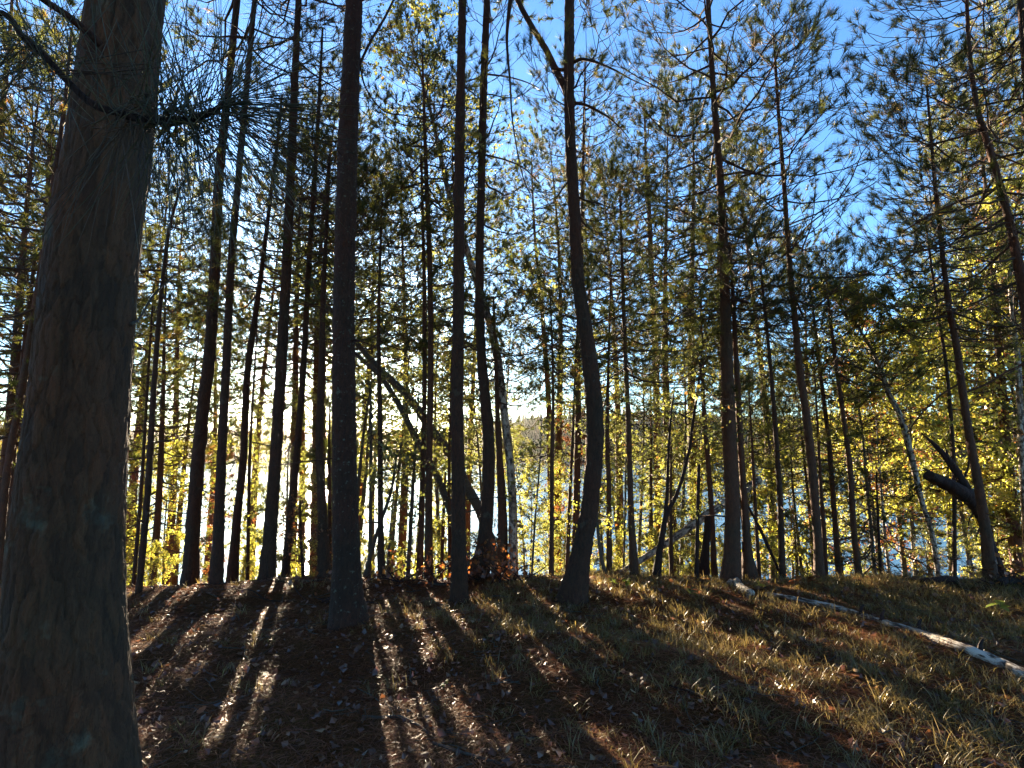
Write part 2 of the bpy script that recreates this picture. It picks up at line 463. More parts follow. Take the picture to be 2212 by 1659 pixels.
# ------------------------------------------------------------------ tree builders
def tufts(P, D, L, k, wid, spread, r):
    """P, D (n,3), L (n): brush of k needles at each -> V (n, k*3, 3). Needles spring from the last bit of the twig."""
    n = len(P)
    D = unit(D)
    a = unit(np.cross(D, unit(r.normal(size=(n, 3)) + 1e-3))); b = np.cross(D, a)
    phi = r.uniform(0, 2 * np.pi, (n, k)); th = np.radians(r.uniform(spread[0], spread[1], (n, k)))
    dirs = D[:, None] * np.cos(th)[..., None] + (a[:, None] * np.cos(phi)[..., None] + b[:, None] * np.sin(phi)[..., None]) * np.sin(th)[..., None]
    dirs[..., 2] += 0.08
    base = P[:, None] - D[:, None] * (L[:, None] * r.uniform(0, 0.55, (n, k)))[..., None]
    ln = L[:, None] * r.uniform(0.7, 1.05, (n, k))
    tip = base + dirs * ln[..., None]
    side = unit(np.cross(dirs, unit(r.normal(size=(n, k, 3))))) * (wid * 0.5)
    V = np.stack([base - side, base + side, tip], 2)
    return V.reshape(n, k * 3, 3)

def cells(u, v, nu, seed):
    """jittered cells on a tube, periodic in u (0..nu): distance to the nearest edge and a random number per cell"""
    g = np.random.default_rng(seed)
    jx = g.random((nu, 512)); jy = g.random((nu, 512)); rv = g.random((nu, 512))
    iu = np.floor(u).astype(int); iv = np.floor(v).astype(int)
    d1 = np.full(u.shape, 9.0); d2 = np.full(u.shape, 9.0); val = np.zeros(u.shape)
    for a in (-1, 0, 1):
        for b in (-1, 0, 1):
            cu, cv = iu + a, iv + b
            dx = cu + jx[cu % nu, cv % 512] - u; dy = cv + jy[cu % nu, cv % 512] - v
            d = np.hypot(dx, dy)
            new = d < d1
            d2 = np.where(new, d1, np.minimum(d2, d))
            val = np.where(new, rv[cu % nu, cv % 512], val)
            d1 = np.where(new, d, d1)
    return d2 - d1, val
def pnoise(u, v, nu, seed):
    """value noise periodic in u (0..nu)"""
    g = np.random.default_rng(seed).random((nu, 512))
    iu = np.floor(u).astype(int); iv = np.floor(v).astype(int)
    fu = u - iu; fv = v - iv
    fu = fu * fu * (3 - 2 * fu); fv = fv * fv * (3 - 2 * fv)
    G = lambda a, b: g[a % nu, b % 512]
    return (G(iu, iv) * (1 - fu) + G(iu + 1, iv) * fu) * (1 - fv) + (G(iu, iv + 1) * (1 - fu) + G(iu + 1, iv + 1) * fu) * fv
def plates(U, d, nu, vs, depth, seed):
    """bark plates: radial offset in metres and a tone per plate; U 0..1 round the trunk, d metres along it"""
    wu = ((pnoise(U * 9, d * 10, 9, seed) - 0.5) * 0.9 + (pnoise(U * nu * 2, d * vs * 3, nu * 2, seed + 7) - 0.5) * 0.55) / nu; wv = (pnoise(U * 11, d * 9, 11, seed + 1) - 0.5) * 0.12 + (pnoise(U * nu * 3, d * 30, nu * 3, seed + 8) - 0.5) * 0.03
    e, val = cells(((U + wu) % 1.0) * nu, (d + wv) * vs, nu, seed + 2)
    e2, val2 = cells(((U + wu * 0.7) % 1.0) * nu * 2, (d + wv) * vs * 2.3, nu * 2, seed + 3)
    h = np.clip(e / 0.16, 0, 1) * (0.45 + 0.55 * val) + 0.30 * np.clip(e2 / 0.2, 0, 1) * val2 + 0.12 * (pnoise(U * nu * 5, d * vs * 6, nu * 5, seed + 4) - 0.5)
    return depth * (h - 0.7), 0.6 * val + 0.4 * val2

class Trunk:
    """centre line in the world with radii; can be asked for a point at a given height"""
    def __init__(self, P, R, n=None):
        n = n or max(10, 5 * len(P))
        self.P, self.R = smooth_curve(P, R, n)
    def at_z(self, z):
        z0 = np.maximum.accumulate(self.P[:, 2] + np.arange(len(self.P)) * 1e-6)
        return np.stack([np.interp(z, z0, self.P[:, i]) for i in range(3)], -1), np.interp(z, z0, self.R)

def trunk_mesh(name, tr, sides, mat, rough=0.06, flare=0.35, seed=0, cap=False, bark=0.0):
    P, R = tr.P.copy(), tr.R.copy()
    if bark > 0:
        d = np.concatenate([[0], np.cumsum(np.linalg.norm(np.diff(P, axis=0), axis=1))])
        lo = d[d < 8.0][-1]
        dn = np.concatenate([np.arange(0, lo, 0.035), d[d > lo]])
        P = np.stack([np.interp(dn, d, P[:, i]) for i in range(3)], -1); R = np.interp(dn, d, R)
    d = np.concatenate([[0], np.cumsum(np.linalg.norm(np.diff(P, axis=0), axis=1))])
    V, q = tube_batch(P[None], R[None], sides)
    V = V[0].reshape(len(P), sides, 3)
    r = np.random.default_rng(seed + 11)
    ph = r.uniform(0, 6.28, 4)
    th = np.arange(sides) * 2 * np.pi / sides
    dd = d[:, None]
    lump = rough * (np.sin(2 * th[None] + ph[0] + dd * 0.9) * 0.5 + np.sin(3 * th[None] + ph[1] - dd * 1.7) * 0.4 + r.normal(size=(len(P), sides)) * 0.35)
    fl = flare * np.exp(-dd / (2.6 * max(R[0], 0.01))) * (1.0 + 0.45 * np.sin(4 * th + ph[2])[None] + 0.35 * np.sin(3 * th + ph[3])[None])
    V = P[:, None] + (V - P[:, None]) * (1 + lump + fl)[..., None]
    q2 = [tuple(x) for x in q]
    me = None
    if bark > 0:
        U = np.broadcast_to(th[None] / (2 * np.pi), V.shape[:2]); dV = np.broadcast_to(dd, V.shape[:2])
        off, _tone = plates(U, dV, 9, 9.0, bark, seed)
        V = V + (V - P[:, None]) / np.maximum(R, 0.01)[:, None, None] * (off * np.minimum(1, R[:, None] / 0.07))[..., None]
    Vf = V.reshape(-1, 3)
    T = None
    if cap:
        Vf = np.vstack([Vf, P[-1][None], P[0][None]])
        c = len(P) * sides
        last = (len(P) - 1) * sides
        T = np.array([(last + j, last + (j + 1) % sides, c) for j in range(sides)] + [((j + 1) % sides, j, c + 1) for j in range(sides)])
    me = make_mesh(name, Vf, T, q, mat)
    uv = me.uv_layers.new(name='UVMap')
    lv = np.zeros(len(me.loops), np.int32); me.loops.foreach_get('vertex_index', lv)
    lv = np.minimum(lv, len(P) * sides - 1)
    uvs = np.stack([np.abs((lv % sides) / sides - 0.5) * 2, d[lv // sides]], -1).astype(np.float32)
    uv.data.foreach_set('uv', uvs.ravel())
    return me

def pine_crown(tr, zlo, zhi, n, lmax, r, m=10, k=30, nlen=0.14, wid=0.0054, tufts_per=2, top_len=0.25, low=0.75, az=None, droop=0.0, live=1.0, curl=1.0):
    """Whorled branches with upturned twigs ending in brushes of needles. Returns per-branch wood and needle arrays."""
    f = np.sort(r.uniform(0, 1, n)) if n < 6 else (np.arange(n) + r.uniform(-0.4, 0.4, n)) / n
    f = np.clip(f, 0, 1)
    z = zlo + f * (zhi - zlo)
    p0, r0 = tr.at_z(z)
    prof = np.where(f < 0.3, low + (1 - low) * f / 0.3, 1 - (1 - top_len) * ((f - 0.3) / 0.7) ** 1.2)
    L = lmax * prof * r.uniform(0.6, 1.15, n)
    phi = np.arange(n) * 2.399 + r.uniform(-0.5, 0.5, n)
    if az is not None: phi = r.uniform(az[0], az[1], n)
    el = np.radians(-8 + 45 * f**1.3 + r.uniform(-12, 12, n)) - droop
    K = 7
    s = np.linspace(0, 1, K)
    dh = np.stack([np.cos(phi), np.sin(phi), np.zeros(n)], -1)
    side = np.stack([-np.sin(phi), np.cos(phi), np.zeros(n)], -1)
    bend = r.uniform(-0.25, 0.25, n); up = r.uniform(0.02, 0.30, n)
    ax = p0[:, None] + L[:, None, None] * (dh[:, None] * (np.cos(el)[:, None] * s)[..., None] + side[:, None] * (bend[:, None] * s**2)[..., None])
    ax[..., 2] += L[:, None] * (np.sin(el)[:, None] * s - 0.18 * np.sin(s * np.pi) * 0.6 + up[:, None] * s**2.5)
    ax[:, 1:-1] += r.normal(size=(n, K - 2, 3)) * 0.018 * L[:, None, None]
    rb = np.minimum(0.006 + 0.010 * L, r0 * 0.55)
    Rb = rb[:, None] * (1 - 0.82 * s)[None]
    Va, qa = tube_batch(ax, Rb, 4)
    # twigs
    ts = np.clip((np.arange(m) + r.uniform(-0.4, 0.4, (n, m)) + 0.5) / m, 0, 1) ** 0.8 * 0.72 + 0.28
    ts[:, -1] = 1.0
    fi = np.clip(ts * (K - 1), 0, K - 1.001); i0 = fi.astype(int); u = (fi - i0)[..., None]
    bi = np.arange(n)[:, None]
    q0 = ax[bi, i0] * (1 - u) + ax[bi, i0 + 1] * u
    tg = unit(ax[bi, i0 + 1] - ax[bi, i0])
    sgn = np.where((np.arange(m) % 2)[None] == 0, 1, -1) * np.ones((n, 1))
    an = np.radians(r.uniform(25, 75, (n, m))); an[:, -1] *= 0.15
    dirt = tg * np.cos(an)[..., None] + side[:, None] * (sgn * np.sin(an))[..., None]
    dirt[..., 2] += r.uniform(-0.35, 0.25, (n, m))
    dirt = unit(dirt)
    tl = L[:, None] * (1.05 - 0.75 * ts) * r.uniform(0.3, 0.75, (n, m)) + 0.10
    tl[:, -1] = 0.12
    Kt = 4
    st = np.linspace(0, 1, Kt)
    cu = r.uniform(0.15, 0.65, (n, m)) * curl
    tp = q0[:, :, None] + dirt[:, :, None] * (tl[..., None] * st)[..., None]
    tp[..., 2] += tl[..., None] * cu[..., None] * (st**2.2)
    rt = np.full((n, m, 1), 0.0050) * np.array([1.0, 0.85, 0.7, 0.5])
    Vt, qt = tube_batch(tp.reshape(n * m, Kt, 3), rt.reshape(n * m, Kt), 3)
    Vt = Vt.reshape(n, m, Kt * 3, 3)
    # brushes
    end = tp[:, :, -1]; ed = tp[:, :, -1] - tp[:, :, -2]
    mid = tp[:, :, -2] * 0.25 + tp[:, :, -1] * 0.75
    tw = []
    P_ = [end.reshape(-1, 3)]; D_ = [ed.reshape(-1, 3)]
    if tufts_per > 1:
        P_.append(mid.reshape(-1, 3)); D_.append((ed + r.normal(size=ed.shape) * 0.4 * np.linalg.norm(ed, axis=-1, keepdims=True)).reshape(-1, 3))
    if tufts_per > 2:
        P_.append((tp[:, :, 1] * 0.4 + tp[:, :, 2] * 0.6).reshape(-1, 3)); D_.append((ed + r.normal(size=ed.shape) * 0.8 * np.linalg.norm(ed, axis=-1, keepdims=True)).reshape(-1, 3))
    need, tint = [], []
    btint = r.uniform(0, 0.55, n); blive = r.random((n, 1))
    for Pq, Dq in zip(P_, D_):
        Ln = (nlen * r.uniform(0.62, 1.2, (n, 1)) * r.uniform(0.75, 1.2, (n, m))).ravel()
        Vn = tufts(Pq, Dq, Ln, k, wid, (10, 68), r)
        keep = (r.random((n, m)) < live * np.where(blive < 0.16, 0.12, 1.0)).ravel()
        need.append(np.where(keep[:, None, None], Vn, np.nan).reshape(n, m, k * 3, 3))
        tt_ = np.clip(btint[:, None] + r.uniform(0, 0.42, (n, m)) + (r.random((n, m)) < 0.05) * 0.5, 0, 1)
        tint.append(np.repeat(tt_[:, :, None], k * 3, 2))
    need = np.concatenate(need, 2); tint = np.concatenate(tint, 2)
    return dict(n=n, Va=Va, qa=qa, Vt=Vt, qt=qt, m=m, need=need, tint=tint)

def clean_tris(V, tint):
    V = V.reshape(-1, 3, 3); tint = tint.reshape(-1, 3)
    ok = ~np.isnan(V[:, 0, 0])
    V = V[ok]; tint = tint[ok]
    return V.reshape(-1, 3), np.arange(len(V) * 3).reshape(-1, 3), tint.ravel()

def add_pine_crown(root, cr, wmat, nmat, split, origin):
    n, m = cr['n'], cr['m']
    if split:
        for b in range(n):
            V = np.vstack([cr['Va'][b], cr['Vt'][b].reshape(-1, 3)]) - origin
            q = np.vstack([cr['qa'], rep_faces(cr['qt'], m, cr['Vt'].shape[2]) + len(cr['Va'][b])])
            bo = link('branch', make_mesh('branch', V, None, q, wmat), root)
            Vn, Tn, tn = clean_tris(cr['need'][b], cr['tint'][b])
            if len(Tn):
                no = link('needles', make_mesh('needles', Vn - origin, Tn, None, nmat, tn, smooth=False), bo)
                no['kind'] = 'stuff'
    else:
        V = np.vstack([cr['Va'].reshape(-1, 3), cr['Vt'].reshape(-1, 3)]) - origin
        q = np.vstack([rep_faces(cr['qa'], n, cr['Va'].shape[1]), rep_faces(cr['qt'], n * m, cr['Vt'].shape[2]) + n * cr['Va'].shape[1]])
        bo = link('branchwork', make_mesh('branchwork', V, None, q, wmat), root); bo['kind'] = 'stuff'
        Vn, Tn, tn = clean_tris(cr['need'], cr['tint'])
        no = link('crown', make_mesh('crown', Vn - origin, Tn, None, nmat, tn, smooth=False), root); no['kind'] = 'stuff'

def leaf_quads(P, size, r, hang=0.5, tint=None):
    """pointed leaves (two triangles folded on the midrib) at P (n,3)"""
    n = len(P)
    d = unit(r.normal(size=(n, 3)) + np.array([0, 0, -hang * 1.5]))
    s = unit(np.cross(d, unit(r.normal(size=(n, 3)))))
    nn = np.cross(d, s)
    L = size * r.uniform(0.4, 1.4, n)[:, None]; w = L * r.uniform(0.32, 0.5, n)[:, None]
    a = P; c = P + d * L + nn * L * 0.1
    b = P + d * L * 0.45 + s * w + nn * L * 0.12; e = P + d * L * 0.45 - s * w + nn * L * 0.12
    V = np.stack([a, b, c, e], 1)
    T = np.array([(0, 1, 2), (0, 2, 3)])
    return V.reshape(-1, 3), rep_faces(T, n, 4)

def leafy_crown(tr, zlo, zhi, n, lmax, leaves, size, r, m=8, low=0.8, top_len=0.35, az=None, el0=20, live=1.0):
    f = (np.arange(n) + r.uniform(-0.4, 0.4, n)) / max(n, 1); f = np.clip(f, 0, 1)
    p0, r0 = tr.at_z(zlo + f * (zhi - zlo))
    prof = np.where(f < 0.35, low + (1 - low) * f / 0.35, 1 - (1 - top_len) * (f - 0.35) / 0.65)
    L = lmax * prof * r.uniform(0.55, 1.2, n)
    phi = np.arange(n) * 2.399 + r.uniform(-0.5, 0.5, n)
    if az is not None: phi = r.uniform(az[0], az[1], n)
    el = np.radians(el0 + 30 * f + r.uniform(-18, 18, n))
    K = 6; s = np.linspace(0, 1, K)
    dh = np.stack([np.cos(phi), np.sin(phi), np.zeros(n)], -1); side = np.stack([-np.sin(phi), np.cos(phi), np.zeros(n)], -1)
    ax = p0[:, None] + L[:, None, None] * (dh[:, None] * (np.cos(el)[:, None] * s)[..., None] + side[:, None] * (r.uniform(-0.3, 0.3, n)[:, None] * s**2)[..., None])
    ax[..., 2] += L[:, None] * (np.sin(el)[:, None] * s - 0.25 * s**2)
    ax[:, 1:] += r.normal(size=(n, K - 1, 3)) * 0.025 * L[:, None, None]
    rb = np.minimum(0.004 + 0.007 * L, r0 * 0.6)
    Va, qa = tube_batch(ax, rb[:, None] * (1 - 0.8 * s)[None], 4)
    ts = r.uniform(0.25, 1.0, (n, m)); fi = np.clip(ts * (K - 1), 0, K - 1.001); i0 = fi.astype(int); u = (fi - i0)[..., None]
    bi = np.arange(n)[:, None]
    q0 = ax[bi, i0] * (1 - u) + ax[bi, i0 + 1] * u
    tg = unit(ax[bi, i0 + 1] - ax[bi, i0])
    dt = unit(tg * 0.7 + r.normal(size=(n, m, 3)) * 0.6)
    tl = L[:, None] * (1.1 - 0.7 * ts) * r.uniform(0.25, 0.6, (n, m)) + 0.08
    st = np.linspace(0, 1, 4)
    tp = q0[:, :, None] + dt[:, :, None] * (tl[..., None] * st)[..., None]
    tp[..., 2] += tl[..., None] * r.uniform(-0.35, 0.25, (n, m))[..., None] * st**2
    rt = np.full((n, m, 1), 0.0042) * np.array([1.0, 0.8, 0.6, 0.4])
    Vt, qt = tube_batch(tp.reshape(n * m, 4, 3), rt.reshape(n * m, 4), 3)
    # leaves along the twigs
    nl = leaves
    b_ = r.integers(0, n, nl); m_ = r.integers(0, m, nl); u_ = r.uniform(0.05, 1.05, nl)
    fi = np.clip(u_ * 3, 0, 2.999); i0 = fi.astype(int); uu = (fi - i0)[:, None]
    lp = tp[b_, m_, i0] * (1 - uu) + tp[b_, m_, i0 + 1] * uu + r.normal(size=(nl, 3)) * size * 0.6
    Vl, Tl = leaf_quads(lp, size, r)
    bt = r.uniform(0, 0.6, (n, m))
    tint = np.clip(bt[b_, m_] + r.uniform(0, 0.4, nl) + (r.random(nl) < 0.04) * 0.5, 0, 1)
    wood = (np.vstack([Va.reshape(-1, 3), Vt.reshape(-1, 3)]), np.vstack([rep_faces(qa, n, Va.shape[1]), rep_faces(qt, n * m, 12) + n * Va.shape[1]]))
    return wood, (Vl, Tl, np.repeat(tint, 4))

def add_leafy(root, cr, wmat, lmat, origin):
    (Vw, Qw), (Vl, Tl, tl) = cr
    b = link('branchwork', make_mesh('branchwork', Vw - origin, None, Qw, wmat), root); b['kind'] = 'stuff'
    if len(Tl):
        c = link('crown', make_mesh('crown', Vl - origin, Tl, None, lmat, tl, smooth=False), root); c['kind'] = 'stuff'

def px_trunk(pts, Y, ext=0.0, ground=True, dY=0.0, sink=0.12):
    """pts: (px, py, width px) from the base upward, all standing at depth Y (dY: how much farther the top is)."""
    P, R = [], []
    n = len(pts)
    for i, (x, y, w) in enumerate(pts):
        yy = Y + dY * i / max(n - 1, 1)
        P.append(at(x, y, yy))
        tx = (x - W / 2) / F
        R.append(max(0.0025, w / 2 / F * yy / math.sqrt(1 + tx * tx)))
    P = np.array(P); R = np.array(R)
    if ground:
        d = P[0] - P[min(1, n - 1)]
        d = d / np.linalg.norm(d); d[2] = min(d[2], -0.7); d = d / np.linalg.norm(d)
        q = P[0].copy(); add_pts = []
        g0 = gz(q[0], q[1])
        if q[2] > g0 - 0.03:
            k = 0.0
            while q[2] + d[2] * k > gz(q[0] + d[0] * k, q[1] + d[1] * k) - sink and k < 25: k += 0.03
            e = q + d * k
            if k > 0.02:
                P = np.vstack([e[None], P]); R = np.concatenate([[R[0] * 1.05], R])
    if ext > 0:
        d = P[-1] - P[-2]; d = d / np.linalg.norm(d)
        for j in range(1, 5):
            k = ext * j / 4
            dd = d * (1 - 0.12 * j) + np.array([0, 0, 1]) * 0.12 * j
            P = np.vstack([P, (P[-1] + dd / np.linalg.norm(dd) * ext / 4)[None]])
            R = np.concatenate([R, [R[-1] * 0.74]])
    return P, R

def depth_at_ground(px, py):
    return float(on_ground(px, py)[1])

def zpx(tr, py):
    """height on a trunk where it crosses row py of the photograph"""
    best, bz = 1e9, tr.P[-1][2]
    for p in tr.P:
        v = p - np.array([0, 0, CAM_H])
        f_ = v[1] * cp + v[2] * sp; u_ = -v[1] * sp + v[2] * cp
        y = H / 2 - F * u_ / f_
        if abs(y - py) < best: best, bz = abs(y - py), p[2]
    return bz

SEED = [100]
def tree(name, label, cat, pts, Y=None, bark=None, ext=0.0, crowns=(), sides=10, group=None, dY=0.0, rough=0.06, flare=0.3, cap=False, extra_limbs=(), part='trunk'):
    SEED[0] += 1
    seed = SEED[0]
    r = np.random.default_rng(seed)
    if Y is None: Y = depth_at_ground(pts[0][0], pts[0][1])
    P, R = px_trunk(pts, Y, ext, dY=dY)
    tr = Trunk(P, R, n=max(14, int(len(P) * 6)))
    org = P[0].copy(); org[2] = float(gz(org[0], org[1]))
    root = empty(name, org)
    tag(root, label, cat, group)
    tr_l = Trunk.__new__(Trunk); tr_l.P = tr.P - org; tr_l.R = tr.R
    link(part, trunk_mesh(part, tr_l, (26 if Y < 6 else sides + 4) if Y < 8.3 else sides, bark or M_pine, rough, flare * 1.4, seed, cap, bark=(0.0 if bark is M_birch or Y > 8.3 or R[0] < 0.03 else 0.014)), root)
    if name == 'pine_tree' and 5.0 < Y < 8.3:
        ztop = zpx(tr, 0) if ext > 0 else tr.P[-1][2]
        for _ in range(9):
            zb = org[2] + 0.7 + r.random() ** 1.3 * max(ztop - org[2] - 1.2, 0.5)
            bp_, br_ = tr.at_z(np.array(zb)); a_ = r.uniform(0, 6.28); L_ = r.uniform(0.06, 0.22) if r.random() < 0.55 else r.uniform(0.3, 0.8)
            dv = np.array([math.cos(a_), math.sin(a_), r.uniform(-0.35, 0.25)])
            q_ = np.stack([bp_ + dv * float(br_) * 0.5, bp_ + dv * (float(br_) + L_ * 0.5) + r.normal(size=3) * 0.02 * L_, bp_ + dv * (float(br_) + L_) + np.array([0, 0, r.uniform(-0.25, 0.1) * L_])]) - org
            rb_ = 0.004 + 0.006 * r.random()
            link('dead_branch', trunk_mesh('dead_branch', Trunk(q_, np.array([rb_ * 1.3, rb_, rb_ * 0.4]), n=6), 5, bark or M_pine, 0.1, 0.3, _), root)
    for lp in extra_limbs:
        lname, lpts, lY = lp[:3]
        PP, RR = px_trunk(lpts, Y if lY is None else lY, ground=False, dY=(lp[3] if len(lp) > 3 else 0.0))
        lt = Trunk(PP - org, RR)
        link(lname, trunk_mesh(lname, lt, 12 if lname == 'stub' else 8, bark or M_pine, 0.28 if lname in ('stub', 'splinter') else 0.06, 0.0, seed + 5, True), root)
    for c in crowns:
        c = dict(c)
        kind = c.pop('kind', 'pine')
        lo, hi = c.pop('y0'), c.pop('y1', None)
        zlo = zpx(tr, lo) if lo is not None else tr.P[-1][2] * 0.5
        zhi = tr.P[-1][2] - 0.02 if hi is None else zpx(tr, hi)
        if c.pop('above', False): zlo = tr.P[-1][2] * 0.62; 
        if kind == 'pine':
            nm = c.pop('nmat', M_needle); split = c.pop('split', True)
            cr = pine_crown(tr, zlo, zhi, r=r, **c)
            add_pine_crown(root, cr, M_twig, nm, split, org)
        elif kind == 'leaf':
            lm = c.pop('lmat', M_leaf_g)
            cr = leafy_crown(tr, zlo, zhi, r=r, **c)
            add_leafy(root, cr, M_twig, lm, org)
    return root

exec_table = []
# ------------------------------------------------------------------ the trees, one by one
ABOVE = lambda n=12, l=1.9, k=14: dict(y0=None, above=True, n=2 * n + 6, lmax=l * 1.35, m=9, k=k, wid=0.014, nlen=0.19, split=False)

# main trunks near the camera
tree('pine_tree', 'stout dark pine with lichened base right beside the low sun', 'tree',
     [(751, 1345, 74), (749, 1290, 64), (748, 1200, 58), (745, 1000, 54), (742, 700, 48), (746, 500, 46), (752, 300, 44), (765, 0, 40)],
     None, M_stout, ext=6.5, crowns=[ABOVE(18, 2.2)], sides=18, rough=0.05, flare=0.25,
     extra_limbs=[('branch', [(772, 150, 7), (800, 90, 6), (830, 40, 6), (850, 0, 5), (870, -40, 4)], None, 0.2),
                  ('branch', [(776, 130, 5), (790, 190, 4), (830, 240, 4), (880, 250, 3), (930, 262, 3), (960, 280, 2)], None, 0.4)])
tree('pine_tree', 'straight slim pine whose base stands nearest the brush pile', 'tree',
     [(993, 1302, 33), (991, 1200, 31), (990, 1000, 29), (988, 900, 27), (990, 700, 25), (992, 400, 23), (996, 150, 20), (999, 0, 18)],
     None, M_pine, ext=6, crowns=[ABOVE(14, 1.7)], sides=14)
tree('forked_tree', 'dark bowed tree with a forked limb high on its trunk', 'tree',
     [(1237, 1303, 50), (1246, 1250, 43), (1257, 1190, 38), (1273, 1100, 35), (1284, 1000, 35), (1285, 900, 36), (1276, 800, 35), (1262, 700, 32), (1248, 600, 28), (1240, 450, 27), (1232, 300, 25), (1229, 150, 24), (1230, 0, 22)],
     None, M_pine, ext=5, crowns=[ABOVE(10, 1.8), dict(y0=420, y1=90, n=7, lmax=1.2, m=8, k=26, live=0.8)], sides=16,
     extra_limbs=[('limb', [(1232, 235, 16), (1222, 195, 16), (1200, 150, 15), (1178, 105, 14), (1150, 60, 13), (1118, 0, 12), (1100, -50, 11)], None, 0.25),
                  ('branch', [(1228, 152, 8), (1208, 150, 7), (1190, 148, 5)], None),
                  ('branch', [(1236, 222, 9), (1262, 226, 7), (1292, 240, 6), (1320, 258, 4), (1345, 282, 3), (1362, 305, 1.5), (1370, 330, 1)], None, 0.3),
                  ('branch', [(1234, 137, 9), (1256, 128, 8), (1285, 134, 6), (1325, 150, 4.5), (1365, 172, 3), (1400, 186, 2), (1440, 190, 1)], None, -0.3),
                  ('branch', [(1246, 468, 7), (1275, 495, 5), (1300, 507, 3), (1325, 525, 2), (1345, 550, 1)], None, 0.3),
                  ('branch', [(1105, -20, 11), (1098, 40, 9), (1095, 90, 7), (1102, 180, 5), (1106, 250, 4), (1118, 330, 3), (1132, 390, 3), (1148, 425, 2)], None, 0.1)])
tree('pine_tree', 'dark pine with a curved foot just right of the brush pile', 'tree',
     [(1032, 1255, 40), (1044, 1190, 29), (1053, 1080, 26), (1055, 950, 25), (1047, 850, 23), (1039, 750, 21), (1036, 560, 19), (1040, 380, 18), (1045, 180, 17), (1052, 0, 15)],
     6.9, M_pine, ext=6, crowns=[ABOVE(12, 1.8), dict(y0=500, y1=0, n=14, lmax=1.3, m=7, k=22, live=0.75)], sides=14,
     extra_limbs=[('branch', [(1050, 335, 5), (1090, 345, 4), (1130, 362, 3), (1165, 395, 3)], None, 0.4),
                  ('branch', [(1047, 160, 5), (1090, 165, 4), (1130, 175, 3), (1165, 190, 2)], None, 0.5)])

# crest row left of the sun
tree('pine_tree', 'thickest of the pine trunks standing on the crest left of the sun', 'tree',
     [(411, 1242, 35), (418, 1120, 32), (437, 900, 29), (452, 770, 26), (465, 560, 24), (473, 386, 22), (487, 250, 19), (512, 0, 16)],
     7.0, M_pine, ext=5, crowns=[ABOVE(10, 1.7), dict(y0=330, n=20, lmax=1.5, m=8, k=26, live=0.8)], sides=12)
tree('pine_tree', 'pine trunk with a pale flank directly right of the thickest crest trunk', 'tree',
     [(468, 1258, 28), (473, 1120, 24), (478, 1000, 22), (490, 770, 19), (500, 560, 17), (515, 386, 15), (550, 0, 12)],
     6.75, M_pine, ext=4, crowns=[ABOVE(8, 1.5), dict(y0=280, n=16, lmax=1.3, m=8, k=26, live=0.8)], sides=12)
tree('pine_tree', 'slender pine, third trunk of the crest row past the huge foreground trunk', 'tree',
     [(503, 1234, 24), (512, 1120, 19), (525, 1000, 17), (535, 800, 15), (552, 680, 13), (568, 560, 10), (600, 300, 7), (610, 200, 5)],
     7.4, M_pine, crowns=[dict(y0=640, n=34, lmax=1.3, m=9, k=26, live=0.85)], sides=10)
tree('pine_tree', 'broad grey pine trunk midway between the thickest crest trunk and the sun', 'tree',
     [(577, 1247, 35), (586, 1120, 29), (595, 1000, 27), (607, 796, 25), (620, 560, 22), (628, 386, 20), (640, 100, 16), (645, 0, 15)],
     6.9, M_pine, ext=5, crowns=[ABOVE(10, 1.7), dict(y0=300, n=18, lmax=1.4, m=8, k=26, live=0.8)], sides=12)
tree('pine_tree', 'thin pine trunk between the broad grey trunk and the sun', 'tree',
     [(616, 1240, 18), (627, 1120, 17), (640, 1000, 16), (655, 800, 14), (668, 560, 12), (680, 380, 10), (690, 200, 8), (697, 60, 5)],
     7.5, M_pine, crowns=[dict(y0=480, n=30, lmax=1.4, m=8, k=26, live=0.8)], sides=10)
tree('pine_tree', 'pine trunk directly below the sun with glitter of water beside it', 'tree',
     [(700, 1245, 27), (696, 1100, 20), (690, 960, 17), (695, 800, 15), (698, 650, 12), (705, 500, 9), (712, 330, 6)],
     7.0, M_pine, crowns=[dict(y0=600, n=26, lmax=1.2, m=8, k=24, live=0.8)], sides=10)
tree('sapling', 'thin dark stem squeezed against the left side of the stout dark pine', 'tree',
     [(712, 1240, 9), (712, 1120, 8), (711, 980, 7), (712, 870, 3)], 8.2, M_pine, crowns=[dict(y0=1000, y1=865, n=8, lmax=0.35, m=6, k=24)], sides=8)
tree('pine_tree', 'slim leaning pine just clear of the huge foreground trunk', 'tree',
     [(300, 1276, 15), (309, 1180, 15), (320, 1050, 15), (335, 800, 13), (350, 620, 10), (365, 500, 8), (390, 400, 5)],
     6.2, M_pine, crowns=[dict(y0=640, n=18, lmax=1.0, m=8, k=26)], sides=10)
tree('sapling', 'short thin stem close beside the slim leaning pine', 'tree',
     [(292, 1222, 10), (302, 1100, 9), (310, 980, 8), (322, 780, 6), (332, 620, 4)], 8.0, M_pine, crowns=[dict(y0=900, n=20, lmax=0.9, m=8, k=26, nmat=M_needle_y)], sides=8)
tree('pine_tree', 'reddish pine leaning behind the left side of the huge foreground trunk', 'tree',
     [(0, 1215, 22), (4, 1130, 20), (18, 1000, 19), (41, 874, 18), (84, 612, 16), (115, 400, 13), (140, 220, 10), (155, 60, 6)],
     7.2, M_pine_red, crowns=[dict(y0=700, n=40, lmax=1.7, m=9, k=26, nmat=M_needle_y)], sides=10)
tree('pine_tree', 'second reddish pine crowding the left side of the huge foreground trunk', 'tree',
     [(12, 1218, 20), (18, 1150, 18), (28, 985, 16), (52, 760, 13), (75, 560, 9)], 8.0, M_pine_red, crowns=[dict(y0=950, n=40, lmax=1.6, m=9, k=26, nmat=M_needle_y)], sides=10)
